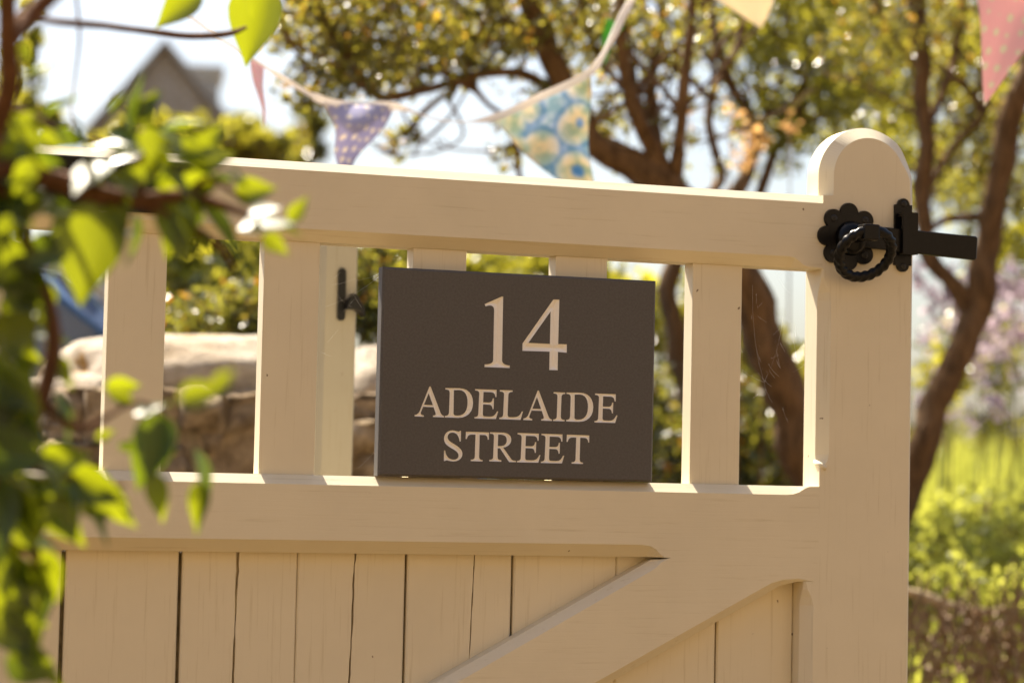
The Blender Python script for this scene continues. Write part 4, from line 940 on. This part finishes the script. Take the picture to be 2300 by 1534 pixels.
LEAVES = [ # px, py, length, direction, mode
    (590, -40, 190, 258, 'v', YF+.42, 1), (560, -60, 100, 275, 'v', YF+.3, 0), (455, -25, 135, 218, 'v', YF+.3, 0), (640, -50, 60, 230, 'v', YF+.4, 1),
    (300, 300, 130, 95, 'e'), (308, 268, 75, 50, 'v'), (300, 290, 100, 60, 'v'), (360, 300, 105, 25, 'e'), (345, 330, 120, 15, 'u'), (400, 335, 100, -5, 'v'), (380, 360, 110, -20, 'e'),
    (235, 300, 120, -5, 'u'), (300, 330, 100, 160, 'u'), (245, 255, 60, 60, 'e'), (100, 260, 90, 35, 'e'), (60, 170, 80, 40, 'e'), (45, 100, 45, -60, 'v'), (30, 290, 130, 190, 'v'), (10, 260, 150, -60, 'v'), (20, 300, 150, -100, 'v'), (120, 300, 80, -15, 'v'), (150, 260, 90, -50, 'e'),
    (238, 360, 80, -95, 'g', YF, 0), (175, 430, 80, 160, 'u'), (150, 420, 60, 175, 'u'), (160, 460, 85, 190, 'v'), (150, 470, 60, 200, 'u'), (90, 420, 60, -120, 'v'),
    (205, 452, 225, -96, 'v', YF, 1), (300, 475, 115, -97, 'e'), (262, 440, 80, -70, 'v'), (290, 520, 40, -100, 'u', YF, 3),
    (410, 420, 90, -60, 'v'), (400, 440, 150, -80, 'v'), (450, 460, 140, -70, 'e'), (430, 380, 110, 30, 'v'), (470, 400, 90, -10, 'e'), (410, 500, 90, -110, 'v'), (440, 520, 60, -60, 'v'),
    (525, 440, 95, 12, 'v', YF, 1), (650, 500, 70, 55, 'v', YF, 0), (535, 515, 125, 4, 'g', YF, 0), (555, 480, 75, -12, 'g', YF, 1), (590, 530, 70, -35, 'v', YF, 0), (620, 510, 60, 0, 'u'), (505, 375, 45, -70, 'u', YF, 2),
    (490, 400, 100, 200, 'v'), (460, 340, 70, 60, 'v'), (330, 400, 80, 80, 'v'), (370, 390, 70, 100, 'v'),
    (60, 470, 130, -110, 'g'), (110, 440, 120, -100, 'g'), (30, 440, 110, -95, 'g'), (60, 540, 110, -80, 'v'), (30, 560, 170, -80, 'v'), (-20, 520, 180, -60, 'v'), (120, 520, 90, -115, 'v'), (10, 640, 110, -30, 'v'), (118, 640, 80, -110, 'v'), (60, 600, 90, -60, 'v'),
    (95, 720, 50, 130, 'g', YF, 1), (95, 690, 60, -80, 'v'), (80, 760, 70, 215, 'v', YF, 0), (70, 750, 60, -100, 'g', YF, 2), (110, 760, 70, -70, 'v'), (40, 800, 100, -150, 'v'), (120, 800, 80, -60, 'v'),
    (-30, 800, 170, -45, 'v', YF-.05, 1), (0, 820, 180, -70, 'v', YF-.05, 0), (-60, 900, 180, -30, 'v', YF-.05), (20, 900, 150, -60, 'v', YF-.03, 1), (60, 860, 140, -110, 'v', YF-.05, 3), (-40, 1000, 160, -10, 'v', YF-.05), (120, 880, 120, -80, 'e'),
    (235, 870, 75, 0, 'v', YF+.02, 1), (300, 905, 55, 165, 'v'), (360, 925, 150, -100, 'd', YF, 1), (370, 930, 190, -112, 'd', YF, 2), (340, 1060, 110, -75, 'v', YF, 2), (435, 1005, 180, -85, 'e', YF, 2), (450, 1080, 100, -95, 'v', YF, 2), (400, 900, 110, 15, 'v', YF-.25, 0), (480, 870, 60, 40, 'v', YF-.25, 0), (300, 930, 70, 20, 'g', YF, 3),
    (215, 985, 45, 20, 'v'), (265, 1000, 50, -10, 'v'), (100, 1020, 60, 0, 'u'), (95, 1040, 110, 8, 'v'),
    (150, 1060, 150, -25, 'v'), (200, 1075, 140, -50, 'v'), (120, 1070, 150, -70, 'v'), (60, 1060, 170, -85, 'v'), (10, 1080, 160, -70, 'v'), (160, 1090, 150, -60, 'e'), (-30, 1060, 200, -80, 'v'), (230, 1085, 110, -55, 'e'), (100, 1110, 140, -55, 'v'),
    (60, 1180, 60, 30, 'g'), (90, 1230, 130, -75, 'v'), (40, 1240, 140, -95, 'v', YF, 0), (70, 1260, 130, -80, 'v', YF, 1), (10, 1200, 140, -85, 'v', YF, 3), (90, 1290, 130, -100, 'e'), (20, 1340, 130, -60, 'v', YF, 0), (50, 1400, 110, -75, 'v', YF, 1), (-20, 1380, 140, -40, 'v'), (10, 1480, 120, -20, 'v'), (60, 1450, 110, -50, 'v'), (-10, 20, 60, 30, 'v'), (-30, 360, 120, -30, 'v'), (0, 420, 110, -50, 'v'), (20, 360, 110, -20, 'v'), (-20, 450, 120, -45, 'v'),
]
for L_ in LEAVES: put_leaf(*L_)
for x0, x1, y0, y1, n in ((-10, 130, 250, 360, 10), (-10, 120, 400, 600, 16), (330, 470, 330, 500, 9), (-10, 110, 640, 860, 9), (0, 200, 1020, 1150, 13), (-10, 90, 1200, 1420, 10), (250, 420, 250, 350, 5), (150, 300, 380, 430, 4)):
    for k in range(n):                            # smaller young leaves filling in along the twigs
        put_leaf(rr.uniform(x0, x1), rr.uniform(y0, y1), rr.uniform(45, 90), rr.uniform(190, 380), rr.choice('vvvuue'), YF+rr.uniform(-.06, .06))
for k in range(46):                                   # leaves further out of the picture on the same branches
    put_leaf(rr.uniform(-320, -10), rr.uniform(-100, 1560), rr.uniform(90, 170), rr.uniform(200, 340), rr.choice('vvu'), YF+rr.uniform(-.12, .12))

# ------------------------------------------------------------------ cobwebs in the gaps
M_web = simple('spider_silk', (.85, .85, .85), .25, 0, None)
def web(label, segs, Y, r=.00004):
    rr2 = random.Random(len(segs)); vfs = []
    for (x0, y0, x1, y1) in segs:
        a, b = P(x0, y0, Y), P(x1, y1, Y); c = a.lerp(b, .5)-Vector((rr2.uniform(-.1, .1), 0, .12))*(b-a).length
        vfs.append(tube([a.lerp(c, t)*(1-t)+c.lerp(b, t)*t for t in (0, .25, .5, .75, 1)], [r*rr2.uniform(.6, 1.5) for _ in range(5)], 4))
    for (x0, y0, x1, y1) in segs+segs:
        t = rr2.random(); p = P(x0+(x1-x0)*t, y0+(y1-y0)*t, Y); s = r*rr2.uniform(2, 4.5)
        vfs.append(tube([p-Vector((s*2, 0, s)), p, p+Vector((s, 0, s*2))], [s*.5, s, s*.4], 5))
    tag(mk('cobweb', join(*vfs), M_web, None), label, 'cobweb', 'cobwebs on the gate', 'stuff')
web('wispy cobweb between cream post and left edge of the sign', [(730, 690, 860, 615), (800, 630, 858, 612), (745, 640, 800, 625), (755, 660, 790, 690), (770, 700, 800, 668), (735, 770, 760, 740), (720, 790, 745, 800), (790, 655, 812, 690), (806, 1050, 845, 1010), (750, 625, 765, 612)], .02)
sg = []
rr = random.Random(3)
for k in range(26):
    x, y_ = rr.uniform(1668, 1800), rr.uniform(610, 940); a = rr.choice([-.7, -1.0, .9, 1.3])+rr.uniform(-.3, .3); l = rr.uniform(8, 45)
    sg.append((x, y_, x+l*math.cos(a), y_+l*math.sin(a)))
sg += [(1666, 830, 1716, 858), (1716, 858, 1735, 905), (1716, 858, 1760, 700), (1690, 640, 1716, 858)]
web('dusty cobweb across the gap beside the latch stile', sg, .02)
